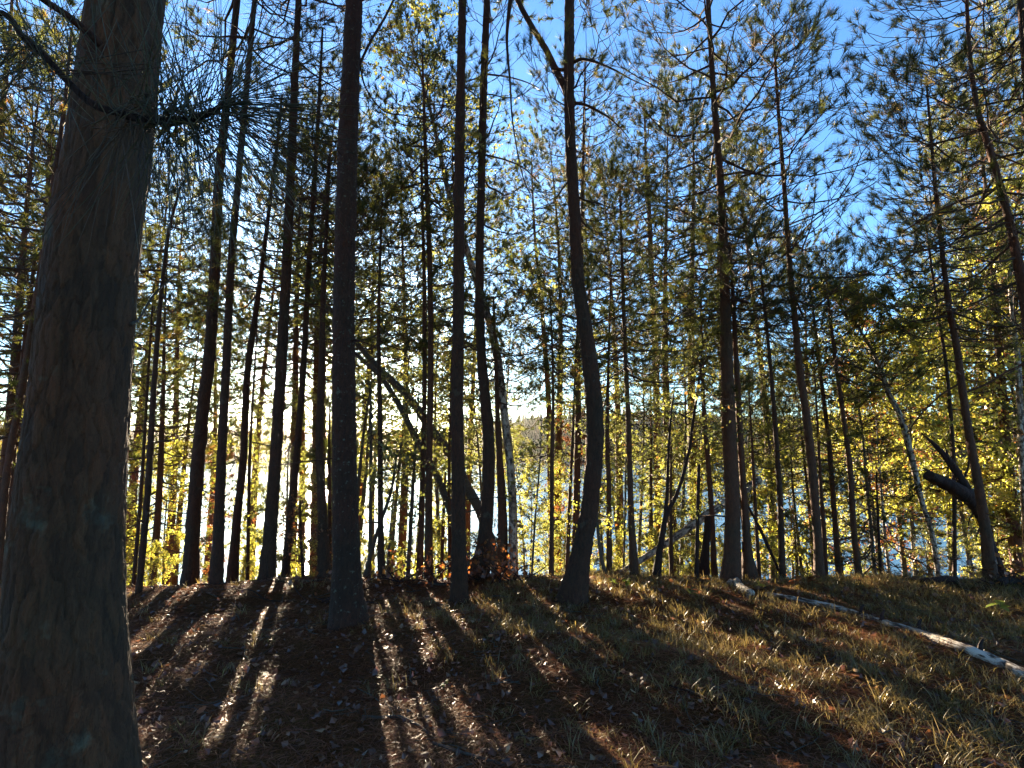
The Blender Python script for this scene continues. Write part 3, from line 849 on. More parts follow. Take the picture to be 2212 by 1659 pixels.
tree('sapling', 'thin upright stem between the slender third crest trunk and the broad grey one', 'tree',
     [(535, 1228, 9), (537, 1100, 8), (540, 980, 7), (547, 850, 5), (556, 700, 3)], 8.4, M_pine, crowns=[dict(y0=950, n=16, lmax=0.8, m=7, k=24)], sides=8)
tree('sapling', 'thin slanting stem between the two thickest left crest trunks', 'tree',
     [(457, 1225, 9), (470, 1120, 8), (484, 1000, 5), (492, 920, 3)], 8.5, M_pine, crowns=[dict(kind='leaf', y0=1120, n=14, lmax=0.8, leaves=510, size=0.05, lmat=M_leaf_y)], sides=8)
tree('dead_shrub', 'rusty dead shrub between the thin pine and the trunk below the sun', 'shrub',
     [(655, 1245, 8), (650, 1160, 6), (648, 1080, 4)], 7.1, M_dead, crowns=[dict(kind='leaf', y0=1230, n=26, lmax=0.5, leaves=387, size=0.035, lmat=M_leaf_o)], sides=8)

# between the stout pine and the forked tree
tree('sapling', 'thin stem crossing a bowed sapling right of the stout dark pine', 'tree',
     [(797, 1248, 10), (800, 1150, 8), (801, 900, 6), (798, 820, 4)], 7.6, M_grey, crowns=[dict(kind='leaf', y0=1000, n=12, lmax=0.7, leaves=510, size=0.045)], sides=8)
tree('sapling', 'bowed sapling that bends over to the right past a thin straight stem', 'tree',
     [(789, 1246, 11), (800, 1200, 9), (818, 1140, 7), (845, 1060, 6), (858, 970, 3)], 7.3, M_grey, crowns=[dict(kind='leaf', y0=1080, n=14, lmax=0.7, leaves=714, size=0.045)], sides=8)
tree('sapling', 'stem leaning right close against the stout dark pine', 'tree',
     [(764, 1235, 9), (772, 1080, 8), (790, 900, 6), (808, 815, 4)], 8.2, M_grey, crowns=[dict(kind='leaf', y0=950, n=14, lmax=0.9, leaves=714, size=0.045)], sides=8)
tree('pine_tree', 'thin straight pine with needle tufts under the two slanting trunks', 'tree',
     [(824, 1253, 17), (822, 1100, 12), (821, 950, 11), (820, 850, 10), (818, 700, 8), (823, 500, 5), (826, 420, 3)],
     7.2, M_pine, crowns=[dict(y0=760, n=30, lmax=1.1, m=8, k=28)], sides=10)
tree('sapling', 'very thin stem right of the thin tufted pine', 'tree', [(836, 1242, 6), (843, 1150, 5), (851, 1060, 3)], 7.9, M_grey, crowns=[dict(kind='leaf', y0=1200, n=10, lmax=0.5, leaves=357, size=0.045)], sides=6)
tree('sapling', 'thin dark stem left of the close pair of red pine trunks', 'tree', [(881, 1252, 9), (888, 1120, 8), (895, 1000, 6), (900, 930, 4), (905, 850, 3)], 7.6, M_grey, crowns=[dict(kind='leaf', y0=1150, n=16, lmax=0.8, leaves=816, size=0.045)], sides=8)
tree('pine_tree', 'thinner left trunk of the close pair of red pines', 'tree',
     [(906, 1238, 15), (911, 1100, 13), (916, 900, 10), (917, 650, 9), (912, 420, 6), (910, 330, 4)], 7.6, M_pine_red, crowns=[dict(y0=560, n=26, lmax=1.2, m=8, k=28)], sides=10)
tree('pine_tree', 'taller right trunk of the close pair of red pines', 'tree',
     [(926, 1250, 18), (926, 1050, 15), (930, 850, 13), (929, 600, 12), (920, 350, 9), (915, 200, 6), (912, 110, 4)], 7.3, M_pine_red, crowns=[dict(y0=430, n=34, lmax=1.5, m=8, k=28)], sides=10)
tree('leaning_tree', 'upper of two long trunks slanting down from the sun to the right', 'tree',
     [(1076, 1240, 23), (1058, 1165, 22), (1038, 1105, 21), (1010, 1055, 20), (985, 1000, 19), (930, 925, 18), (880, 855, 16), (820, 797, 14), (765, 735, 11), (700, 655, 9), (640, 560, 6)],
     8.0, M_grey, dY=1.5, crowns=[dict(kind='leaf', y0=690, n=20, lmax=1.2, leaves=2400, size=0.05, lmat=M_leaf_g)], sides=10)
tree('leaning_tree', 'lower of two long trunks slanting down from the sun to the right', 'tree',
     [(1008, 1235, 20), (985, 1140, 18), (965, 1080, 16), (940, 1022, 14), (905, 960, 13), (865, 880, 12), (822, 814, 10), (765, 762, 8), (690, 690, 5)],
     7.8, M_grey, dY=1.2, crowns=[dict(kind='leaf', y0=740, n=10, lmax=0.9, leaves=900, size=0.05, lmat=M_leaf_g)], sides=10)
tree('sapling', 'thin stem just left of the slim pine nearest the brush pile', 'tree', [(972, 1230, 9), (971, 1100, 7), (970, 1000, 6), (973, 900, 5), (976, 760, 3)], 8.0, M_pine_red, crowns=[dict(kind='leaf', y0=1000, n=16, lmax=0.8, leaves=816, size=0.045)], sides=8)
tree('sapling', 'thin reddish stem between the red pine pair and the slim straight pine', 'tree', [(954, 1225, 8), (958, 1120, 7), (962, 1020, 4)], 8.2, M_pine_red, crowns=[dict(kind='leaf', y0=1150, n=10, lmax=0.6, leaves=408, size=0.045)], sides=8)
tree('pine_tree', 'red pine trunk hidden close behind the white birch stem', 'tree',
     [(1086, 1240, 23), (1085, 1100, 20), (1080, 1000, 15), (1075, 900, 11), (1070, 760, 7), (1066, 640, 4)], 7.8, M_pine_red, crowns=[dict(y0=860, n=18, lmax=1.0, m=8, k=26)], sides=10)
tree('birch_tree', 'white banded birch stem rising and curving to the left, backlit', 'tree',
     [(1108, 1243, 22), (1108, 1100, 18), (1102, 1000, 17), (1090, 900, 17), (1078, 800, 18), (1064, 720, 17), (1040, 640, 16), (1015, 560, 15), (990, 480, 13), (965, 400, 12), (948, 320, 10), (930, 240, 8), (905, 150, 6), (885, 70, 4), (870, 0, 3)],
     7.7, M_birch, dY=0.8, crowns=[dict(kind='leaf', y0=640, n=46, lmax=1.7, leaves=8840, size=0.052, m=10, lmat=M_leaf_g)], sides=12, flare=0.15)
tree('pine_tree', 'thin pine on the crest in front of the bright gap of water', 'tree',
     [(1191, 1250, 11), (1192, 1100, 9), (1193, 950, 8), (1195, 870, 6), (1193, 760, 5), (1188, 620, 3)], 7.1, M_pine_red, crowns=[dict(y0=800, n=26, lmax=1.2, m=8, k=26)], sides=8)
tree('sapling', 'very thin leaning stem left of the thin pine by the bright gap of water', 'tree', [(1148, 1252, 5), (1156, 1120, 4), (1166, 1000, 3), (1170, 900, 2)], 7.4, M_grey, crowns=[dict(kind='leaf', y0=1150, n=12, lmax=0.7, leaves=387, size=0.045)], sides=6)
tree('sapling', 'thin straight stem just left of the bowed forked tree', 'tree', [(1224, 1250, 9), (1232, 1050, 7), (1240, 870, 5), (1243, 760, 3)], 7.6, M_pine_red, crowns=[dict(kind='leaf', y0=1000, n=14, lmax=0.8, leaves=714, size=0.045)], sides=8)
tree('pine_tree', 'pine trunk running up directly behind the bowed forked tree', 'tree',
     [(1243, 1235, 16), (1246, 1050, 15), (1249, 900, 14), (1248, 800, 13), (1254, 600, 9), (1258, 450, 8), (1262, 250, 6), (1264, 130, 4)], 8.2, M_pine_red, crowns=[dict(y0=520, n=36, lmax=1.5, m=8, k=26)], sides=10)
tree('sapling', 'small curved stem on the crest right of the bowed forked tree', 'tree', [(1312, 1252, 8), (1300, 1210, 8), (1291, 1140, 7), (1287, 1050, 4)], 7.3, M_grey, crowns=[dict(kind='leaf', y0=1150, n=10, lmax=0.6, leaves=510, size=0.045, lmat=M_leaf_y)], sides=8)
tree('pine_tree', 'thin pine between the bowed forked tree and the leaning birch log', 'tree',
     [(1316, 1247, 12), (1315, 1050, 11), (1312, 950, 9), (1314, 800, 6), (1318, 650, 4), (1320, 560, 3)], 7.4, M_pine_red, crowns=[dict(y0=880, n=26, lmax=1.1, m=8, k=26)], sides=8)
tree('pine_tree', 'pine with a sunlit left edge standing at the foot of the leaning birch log', 'tree',
     [(1370, 1240, 18), (1363, 1100, 13), (1357, 900, 11), (1352, 800, 10), (1345, 600, 8), (1341, 480, 5), (1339, 400, 4)], 7.2, M_pine_red, crowns=[dict(y0=800, n=40, lmax=1.5, m=9, k=28)], sides=10)
tree('sapling', 'pencil thin stem beside the foot of the leaning birch log', 'tree', [(1347, 1240, 5), (1351, 1060, 4), (1353, 900, 2)], 7.8, M_grey, crowns=[dict(kind='leaf', y0=1100, n=10, lmax=0.6, leaves=408, size=0.045)], sides=6)

# right half
tree('pine_tree', 'tall pale pine with bare drooping limbs far behind the leaning birch log', 'tree',
     [(1424, 1225, 15), (1420, 1000, 15), (1416, 760, 15), (1408, 600, 13), (1402, 450, 10), (1395, 330, 6), (1392, 250, 4)], 13.0, M_pine_red, crowns=[dict(y0=900, y1=560, n=18, lmax=2.2, m=6, k=22, live=0.3), dict(y0=600, n=46, lmax=2.6, m=9, k=28, wid=0.006)], sides=10)
tree('pine_tree', 'slim pine with bare drooping limbs behind the bright gap of water', 'tree',
     [(1190, 1200, 12), (1186, 900, 12), (1178, 760, 11), (1166, 620, 9), (1156, 520, 7), (1150, 400, 4), (1148, 340, 3)], 13.5, M_pine_red, crowns=[dict(y0=830, y1=560, n=18, lmax=2.0, m=6, k=12, live=0.35, droop=0.15), dict(y0=640, n=40, lmax=2.2, m=9, k=28, wid=0.006)], sides=8)
tree('forked_sapling', 'dark forked sapling leaning right in front of the leaning birch log', 'tree',
     [(1418, 1243, 18), (1428, 1170, 13), (1440, 1110, 11), (1462, 1068, 8), (1487, 980, 7), (1497, 910, 6), (1509, 830, 5), (1516, 760, 3)], 7.2, M_dead, crowns=[dict(kind='leaf', y0=960, n=16, lmax=0.9, leaves=918, size=0.045, lmat=M_leaf_g)], sides=8,
     extra_limbs=[('limb', [(1436, 1125, 9), (1441, 1060, 7), (1443, 1000, 6), (1449, 900, 5), (1456, 850, 3)], None)])
tree('sapling', 'thin red stem right behind the dark forked sapling', 'tree', [(1451, 1237, 10), (1449, 1150, 8), (1449, 1050, 6), (1450, 950, 4)], 7.7, M_pine_red, crowns=[dict(kind='leaf', y0=1100, n=12, lmax=0.7, leaves=510, size=0.045)], sides=8)
tree('dead_snag', 'thin broken-off snag standing before the leaning birch log', 'tree', [(1505, 1240, 10), (1507, 1120, 8), (1510, 1001, 7)], 7.1, M_dead, sides=8, cap=True)
tree('pine_tree', 'slim sunlit pine just left of the thick two-toned pine', 'tree',
     [(1543, 1245, 13), (1538, 1120, 12), (1528, 980, 11), (1520, 880, 9), (1517, 780, 7), (1514, 640, 4)], 7.9, M_pine_red, crowns=[dict(y0=860, n=26, lmax=1.2, m=8, k=26)], sides=10)
tree('dead_snag', 'dark birch stub that props the leaning birch log', 'tree', [(1517, 1243, 26), (1524, 1190, 16), (1528, 1140, 14), (1528, 1112, 13)], 7.5, M_dead, sides=10, cap=True)
tree('sapling', 'thin dark stem between the dark birch stub and the thick two-toned pine', 'tree', [(1564, 1242, 9), (1568, 1150, 7), (1571, 1050, 5), (1573, 960, 3)], 7.8, M_dead, crowns=[dict(kind='leaf', y0=1120, n=8, lmax=0.5, leaves=265, size=0.045)], sides=8)
tree('pine_tree', 'thick two-toned pine with a sunlit upper trunk and full crown behind the birch logs', 'tree',
     [(1580, 1252, 40), (1582, 1180, 34), (1582, 1100, 32), (1578, 1000, 31), (1572, 850, 29), (1568, 700, 24), (1562, 500, 20), (1553, 350, 17), (1545, 250, 15), (1535, 100, 12), (1528, -30, 10)],
     7.0, M_pine_red, ext=1.6, crowns=[dict(y0=640, n=64, lmax=1.75, m=11, k=28, top_len=0.5, az=None)], sides=16,
     extra_limbs=[('branch', [(1572, 505, 5), (1610, 515, 5), (1660, 505, 4), (1710, 490, 3), (1760, 470, 2)], None, 0.2),
                  ('branch', [(1556, 490, 5), (1510, 470, 4), (1470, 455, 3)], None, 0.2)])
tree('pine_tree', 'pine with a flared dark foot close right of the thick two-toned pine', 'tree',
     [(1620, 1252, 42), (1614, 1190, 22), (1609, 1100, 15), (1602, 1000, 14), (1594, 850, 13), (1584, 650, 9), (1576, 520, 6)], 7.1, M_pine_red, crowns=[dict(y0=700, n=24, lmax=1.1, m=8, k=26)], sides=12, flare=0.0)
tree('sapling', 'thin stem behind the flared foot of the neighbouring pine', 'tree', [(1640, 1240, 9), (1632, 1100, 8), (1624, 950, 6), (1618, 850, 3)], 8.0, M_pine_red, crowns=[dict(y0=1000, n=12, lmax=0.7, m=7, k=22)], sides=8)
tree('dead_branch', 'black broken branch slumping right of the flared pine foot', 'branch', [(1668, 1200, 7), (1650, 1160, 8), (1630, 1120, 6), (1612, 1085, 5)], 7.2, M_dead, sides=6)
tree('pine_tree', 'thin straight pine alone between the flared pine and the tufted sunlit pine', 'tree',
     [(1690, 1252, 15), (1685, 1080, 13), (1675, 930, 11), (1665, 800, 9), (1650, 650, 7), (1640, 560, 5), (1626, 480, 3)], 7.1, M_pine, crowns=[dict(y0=720, n=26, lmax=1.0, m=7, k=26, live=0.8)], sides=10)
tree('pine_tree', 'tall pine with a dense dark tuft at its tip beside the blue gap of sky', 'tree',
     [(1771, 1255, 23), (1765, 1150, 20), (1753, 1000, 20), (1742, 900, 18), (1728, 800, 16), (1718, 700, 14), (1705, 560, 12), (1690, 350, 10), (1680, 220, 8), (1674, 120, 6), (1670, 70, 3)],
     7.0, M_pine_red, crowns=[dict(y0=260, n=26, lmax=0.85, m=10, k=22, low=1.0, top_len=0.5), dict(y0=700, y1=260, n=22, lmax=1.5, m=8, k=26, live=0.8)], sides=12,
     extra_limbs=[('branch', [(1708, 545, 6), (1730, 505, 5), (1760, 475, 4), (1790, 455, 3)], None, 0.3)])
tree('sapling', 'thin sunlit trunk just right of the foot of the tall pine with the dense tip', 'tree', [(1785, 1255, 10), (1780, 1150, 10), (1773, 1050, 8), (1765, 900, 5), (1758, 780, 3)], 8.0, M_pine_red, crowns=[dict(y0=950, n=18, lmax=0.9, m=7, k=26)], sides=8)
tree('pine_tree', 'left of two slim pines with bushy green tops under the blue sky gap', 'tree',
     [(1812, 1250, 14), (1803, 1120, 12), (1790, 950, 11), (1775, 830, 9), (1760, 700, 6), (1750, 620, 3)], 8.6, M_pine_red, crowns=[dict(y0=860, n=34, lmax=1.3, m=9, k=19)], sides=10)
tree('pine_tree', 'right of two slim pines with bushy green tops under the blue sky gap', 'tree',
     [(1857, 1255, 17), (1845, 1150, 14), (1835, 1000, 13), (1822, 900, 11), (1812, 830, 10), (1800, 740, 8), (1788, 640, 5), (1783, 560, 3)], 7.6, M_pine_red, crowns=[dict(y0=820, n=32, lmax=1.2, m=9, k=19)], sides=10)
tree('birch_tree', 'thin white birch stem between the bushy topped pines and the yellow leaning birch', 'tree', [(1922, 1245, 8), (1911, 1150, 7), (1903, 1050, 6), (1897, 980, 4), (1893, 900, 3)], 9.0, M_birch, crowns=[dict(kind='leaf', y0=1080, n=14, lmax=0.8, leaves=1190, size=0.045, lmat=M_leaf_y)], sides=8)
tree('sapling', 'thin dark stem left of the thin white birch', 'tree', [(1903, 1258, 7), (1897, 1130, 6), (1893, 1020, 3)], 8.0, M_dead, crowns=[dict(y0=1150, n=10, lmax=0.6, m=7, k=22)], sides=6)
tree('birch_tree', 'leaning pale birch with golden leaves in front of the bright yellow thicket', 'tree',
     [(2026, 1235, 12), (2012, 1150, 12), (1990, 1080, 13), (1967, 980, 16), (1945, 900, 15), (1920, 850, 13), (1895, 780, 10), (1868, 730, 7), (1838, 680, 5), (1800, 620, 3)],
     8.2, M_birch, crowns=[dict(kind='leaf', y0=930, n=36, lmax=1.3, leaves=8840, size=0.05, lmat=M_leaf_y, m=10)], sides=10, flare=0.15,
     extra_limbs=[('limb', [(1905, 800, 7), (1908, 740, 5), (1903, 680, 4), (1910, 610, 2)], None)])
tree('pine_tree', 'pine with bright bark patches in front of the broken dead snag', 'tree',
     [(2140, 1258, 33), (2132, 1170, 26), (2122, 1100, 23), (2112, 1040, 22), (2095, 950, 20), (2080, 850, 19), (2068, 760, 17), (2050, 660, 14), (2035, 540, 12), (2020, 400, 10), (2008, 260, 7), (2000, 160, 4)],
     6.8, M_pine_red, crowns=[dict(y0=720, n=60, lmax=1.25, m=10, k=24, top_len=0.5)], sides=12,
     extra_limbs=[('branch', [(2070, 830, 6), (2030, 855, 5), (1985, 900, 4), (1960, 935, 3)], None, 0.3),
                  ('branch', [(2080, 850, 6), (2130, 830, 6), (2180, 800, 5), (2230, 780, 4)], None, -0.3)])
tree('pine_tree', 'thin dark twin trunk pressed against the bright barked pine', 'tree',
     [(2062, 1235, 10), (2060, 1000, 10), (2045, 800, 9), (2027, 680, 8), (2010, 560, 6), (1998, 470, 4)], 7.8, M_pine, crowns=[dict(y0=800, n=34, lmax=1.3, m=9, k=28)], sides=10)
tree('pine_tree', 'large leaning pine with heavy dark boughs along the top right corner', 'tree',
     [(2290, 1300, 40), (2258, 1000, 34), (2230, 760, 29), (2212, 640, 26), (2185, 500, 22), (2160, 400, 19), (2130, 300, 16), (2110, 230, 14), (2095, 120, 11), (2088, 0, 9)],
     5.6, M_pine_red, ext=1.5, crowns=[dict(y0=620, n=60, lmax=1.45, m=11, k=30, top_len=0.6)], sides=14,
     extra_limbs=[('branch', [(2160, 405, 8), (2110, 420, 8), (2060, 440, 7), (2000, 470, 5), (1950, 500, 4)], None, 0.3),
                  ('branch', [(2172, 470, 7), (2110, 505, 6), (2050, 530, 5), (1980, 545, 4), (1900, 600, 3)], None, 0.3)])
tree('birch_tree', 'pale sunlit trunk at the far right edge behind the boughs', 'tree',
     [(2222, 1240, 20), (2214, 1100, 18), (2206, 950, 17), (2198, 780, 15), (2188, 690, 12), (2178, 560, 9), (2170, 400, 5)], 8.4, M_birch, crowns=[dict(kind='leaf', y0=900, n=30, lmax=1.4, leaves=4420, size=0.05, lmat=M_leaf_y)], sides=10, flare=0.15)
tree('pine_tree', 'dark trunk in the very top right corner', 'tree',
     [(2330, 1300, 40), (2275, 800, 30), (2235, 400, 24), (2215, 150, 20), (2205, 0, 18)], 5.2, M_pine, ext=3, crowns=[dict(y0=260, n=26, lmax=1.3, m=9, k=28, split=False)], sides=10)

# the broken dead snag: trunk, stub and splintered end
snag = tree('dead_snag', 'black broken snag leaning behind the bright barked pine with a thick reddish stub on it', 'tree',
     [(2172, 1262, 26), (2156, 1215, 21), (2138, 1165, 21), (2120, 1120, 25), (2100, 1080, 31), (2080, 1042, 24), (2053, 999, 18), (2026, 968, 11), (2006, 949, 6), (1989, 934, 1.5)],
     7.3, M_dead, sides=14, rough=0.30, flare=0.35,
     extra_limbs=[('stub', [(2102, 1086, 30), (2078, 1066, 38), (2050, 1049, 36), (2024, 1036, 31), (2006, 1027, 28)], None, -0.25),
                  ('splinter', [(2012, 1022, 8), (2000, 1014, 5), (1990, 1010, 1)], None, -0.25), ('splinter', [(2014, 1038, 9), (1998, 1032, 5), (1987, 1031, 1)], None, -0.25),
                  ('splinter', [(2030, 1062, 7), (2012, 1056, 4), (2000, 1054, 1)], None, -0.2), ('splinter', [(2062, 1010, 6), (2046, 980, 4), (2040, 958, 1)], None),
                  ('splinter', [(2110, 1100, 7), (2096, 1118, 4), (2090, 1140, 1)], None), ('splinter', [(2126, 1130, 6), (2112, 1150, 4), (2108, 1172, 1)], None), ('splinter', [(2084, 1030, 6), (2092, 1004, 4), (2090, 985, 1)], None)])
# ------------------------------------------------------------------ dark spruce, background wood and young growth on the bank
SEED[0] += 1
def spruce(label, pts, Y, n, lmax, y0):
    return tree('spruce_tree', label, 'tree', pts, Y, M_grey,
        crowns=[dict(y0=y0, n=n, lmax=lmax, m=12, k=16, nlen=0.045, wid=0.006, tufts_per=3, low=1.0, top_len=0.12, droop=0.35, curl=-0.25, nmat=M_spruce)], sides=8)
spruce('dark young spruce with drooping layered boughs left of the yellow leaning birch', [(1890, 1250, 10), (1880, 1130, 8), (1868, 1000, 5), (1860, 900, 2)], 8.4, 36, 1.1, 1225)
spruce('dark young spruce half hidden behind the thin straight lone pine', [(1722, 1240, 8), (1715, 1100, 6), (1708, 980, 4), (1704, 900, 2)], 10.0, 40, 1.1, 1200)

# background pines on the bank, each with its own place; meshes of four shared
protos = []
def proto_pine(h, seed, nmat, lmax, n, k=26, wid=0.0095, lowf=0.48, live=0.9):
    r = np.random.default_rng(seed)
    K = 8
    z = np.linspace(-0.3, h, K)
    P = np.stack([0.02 * h * np.sin(z * 0.35 + seed) * (z / h), 0.02 * h * np.cos(z * 0.3 + seed) * (z / h), z], -1)
    R = np.linspace(0.011 * h, 0.004, K)
    tr = Trunk(P, R)
    parts = [('trunk', trunk_mesh('trunk', tr, 8, M_pine_red, 0.05, 0.3, seed), None)]
    cr = pine_crown(tr, h * lowf, h - 0.05, n, lmax, r, m=9, k=k, wid=wid, nlen=0.14, live=live)
    V = np.vstack([cr['Va'].reshape(-1, 3), cr['Vt'].reshape(-1, 3)])
    q = np.vstack([rep_faces(cr['qa'], n, cr['Va'].shape[1]), rep_faces(cr['qt'], n * 9, 12) + n * cr['Va'].shape[1]])
    parts.append(('branchwork', make_mesh('branchwork', V, None, q, M_twig), 'stuff'))
    Vn, Tn, tn = clean_tris(cr['need'], cr['tint'])
    parts.append(('crown', make_mesh('crown', Vn, Tn, None, nmat, tn, smooth=False), 'stuff'))
    return parts
def proto_leafy(h, seed, lmat, lmax, n, leaves, size, lowf=0.15, bark=None, m=9):
    r = np.random.default_rng(seed)
    K = 7
    z = np.linspace(-0.3, h, K)
    P = np.stack([0.05 * h * np.sin(z / h * 2.5 + seed) * (z / h), 0.05 * h * np.cos(z / h * 2.1 + seed) * (z / h), z], -1)
    R = np.linspace(0.008 * h + 0.006, 0.003, K)
    tr = Trunk(P, R)
    parts = [('trunk', trunk_mesh('trunk', tr, 7, bark or M_grey, 0.05, 0.3, seed), None)]
    (Vw, Qw), (Vl, Tl, tl) = leafy_crown(tr, h * lowf, h, n, lmax, leaves, size, r, m=m)
    parts.append(('branchwork', make_mesh('branchwork', Vw, None, Qw, M_twig), 'stuff'))
    parts.append(('crown', make_mesh('crown', Vl, Tl, None, lmat, tl, smooth=False), 'stuff'))
    return parts
def plant(name, parts, loc, rot, s, label, cat, group):
    root = empty(name, loc)
    root.rotation_euler = (0, 0, rot); root.scale = (s, s, s)
    tag(root, label, cat, group)
    for nm, me, kind in parts:
        o = link(nm, me, root)
        if kind: o['kind'] = kind
    return root

PP = [proto_pine(11, 1, M_needle, 2.0, 62), proto_pine(12, 2, M_needle, 2.3, 62), proto_pine(9, 3, M_needle_y, 1.8, 74, k=24), proto_pine(10, 4, M_needle_y, 2.0, 80, k=24, lowf=0.12)]
LL = [proto_leafy(7.5, 5, M_leaf_g, 1.5, 34, 6200, 0.050, lowf=0.45), proto_leafy(9, 6, M_leaf_g, 1.9, 40, 7200, 0.052, lowf=0.42), proto_leafy(6, 7, M_leaf_y, 1.4, 30, 7200, 0.050, lowf=0.3),
      proto_leafy(3.0, 8, M_leaf_g, 0.9, 24, 4600, 0.045, lowf=0.05), proto_leafy(2.6, 9, M_leaf_y, 0.9, 22, 4400, 0.045, lowf=0.05), proto_leafy(7, 10, M_leaf_o, 1.3, 28, 4200, 0.05)]

def put(kind, px, Y, s, rot=None, top=None, lab=None):
    """stand a background tree on the bank at picture column px and depth Y"""
    x = (px - W / 2) / F * Y * (cp)          # good enough: column of the foot on the slope
    z = float(gz(x, Y))
    lst, nm, cat, grp = kind
    parts = lst[random.randrange(len(lst))] if isinstance(lst, list) and isinstance(lst[0], list) else lst
    o = plant(nm, parts, (x, Y, z - 0.05), random.uniform(0, 6.28) if rot is None else rot, s, lab or grp_label[grp], cat, grp)
    placed.append((grp, px, Y, o))
    return o

placed = []
grp_label = {
    'background pines on the bank': 'background pine among others on the bank behind the crest trees',
    'yellow green pines on the bank': 'sunlit yellow green pine among the background growth on the bank',
    'leafy saplings on the bank': 'olive leaved young tree among many on the bank above the lake',
    'golden saplings on the bank': 'golden leaved young tree among many on the bank above the lake',
    'low bushes on the bank': 'low leafy bush just below the crest of the bank',
    'rusty saplings on the bank': 'rust leaved young tree on the bank above the lake',
    'pines behind the photographer': 'pine standing in the wood behind the camera',
}
KP = ([PP[0], PP[1]], 'pine_tree', 'tree', 'background pines on the bank')
KY = ([PP[2], PP[3]], 'pine_tree', 'tree', 'yellow green pines on the bank')
KL = ([LL[0], LL[1]], 'young_tree', 'tree', 'leafy saplings on the bank')
KG = ([LL[2]], 'young_tree', 'tree', 'golden saplings on the bank')
KB = ([LL[3], LL[4]], 'bush', 'bush', 'low bushes on the bank')
KR = ([LL[5]], 'young_tree', 'tree', 'rusty saplings on the bank')

for px, Y_, s in [(690, 12.5, 1.12), (725, 14, 1.2), (640, 11.5, 1.05), (1500, 12, 1.2), (1655, 13, 1.1), (1330, 14, 1.15), (1265, 16, 1.2), (60, 11, 1.15), (240, 13, 1.2), (380, 14, 1.1), (560, 15, 1.2), (660, 17, 1.2), (870, 13, 1.1), (1010, 15, 1.15), (1090, 18, 1.0), (780, 16, 1.2), (460, 18, 1.2), (150, 16, 1.3), (2150, 14, 1.3), (1450, 10.8, 1.0), (1580, 16, 1.3), (1750, 15, 0.95), (1200, 12, 0.95), (700, 11, 1.0), (980, 10.8, 1.0), (30, 14, 1.3), (300, 17, 1.4), (-120, 10, 1.2), (-300, 12, 1.3), (2420, 12, 1.3)]:
    put(KP, px, Y_, s)
for px, Y_, s in [(130, 9.5, 0.9), (350, 9.8, 0.72), (400, 11.0, 0.75), (20, 9.0, 1.0), (2170, 9.4, 1.0), (2240, 10.0, 1.1), (1600, 10.4, 0.5), (1400, 10.2, 0.52), (1740, 10, 0.52), (-60, 11, 1.0), (2330, 9, 1.1)]:
    put(KY, px, Y_, s)
for px, Y_, s in [(775, 10.5, 0.72), (850, 10, 0.68), (960, 10.8, 0.75), (1040, 10.5, 0.70), (900, 12, 0.95), (700, 13, 0.9), (640, 10.5, 0.52), (540, 11.0, 0.5), (1300, 10.2, 0.58), (1370, 10.6, 0.62), (1460, 9.8, 0.60), (1560, 10.2, 0.6), (1650, 9.6, 0.56), (1500, 11, 0.7), (1720, 9.8, 0.6), (1335, 11.2, 0.66), (1800, 10.4, 0.66), (1000, 12.5, 0.9), (820, 13, 1.0), (330, 12, 0.75), (1600, 11, 0.66), (1130, 12.5, 0.6)]:
    put(KL, px, Y_, s)
for px, Y_, s in [(1890, 10, 0.9), (1955, 9.6, 0.85), (2030, 10.0, 1.0), (1830, 11, 0.85), (1440, 10.8, 0.62), (380, 10.5, 0.58), (300, 11, 0.62), (1540, 9.6, 0.48), (2120, 10, 1.0), (1690, 10.6, 0.62), (90, 10.5, 0.85), (1980, 10.8, 1.05), (2075, 9.6, 0.95), (2180, 10.6, 1.2), (2230, 9.4, 1.0)]:
    put(KG, px, Y_, s)
for px, Y_, s in [(1930, 10.6, 0.95), (2180, 10, 1.2), (1230, 11, 0.6), (480, 12, 0.6), (1885, 9.4, 0.8)]:
    put(KR, px, Y_, s)
rb = random.Random(5)
for i in range(36):
    px = rb.uniform(270, 2240); Y_ = rb.uniform(9.2, 12.0)
    if 1120 < px < 1215 and rb.random() < 0.6: continue
    if 640 < px < 730: continue
    put(KB, px, Y_, rb.uniform(0.4, 0.72) * (1.0 if px < 1500 else 1.3))

for px, Y_, s in [(790, 8.4, 0.34), (860, 8.8, 0.38), (940, 8.3, 0.3), (1020, 8.7, 0.36), (1075, 8.2, 0.3), (1135, 8.3, 0.33), (1175, 8.9, 0.4), (1215, 8.4, 0.35), (1300, 8.6, 0.38), (1340, 8.3, 0.34), (1395, 8.8, 0.38), (1480, 8.4, 0.34), (1550, 8.9, 0.4), (1660, 8.5, 0.36), (1730, 8.9, 0.42), (1865, 8.6, 0.42), (1985, 8.7, 0.42), (2060, 8.4, 0.4), (350, 8.2, 0.34), (440, 8.6, 0.36), (540, 8.4, 0.32), (660, 8.3, 0.3)]:
    put(KB, px, Y_, s)
put(KB, 700, 10.2, 1.0)
put(KB, 735, 9.6, 0.95)
for px, Y_, s in [(1140, 10.6, 0.46), (1215, 11.2, 0.5), (1290, 11.8, 0.52), (960, 11.4, 0.5), (1420, 11.6, 0.52), (1510, 10.8, 0.46), (1620, 10.2, 0.45)]:
    put(KG, px, Y_, s)
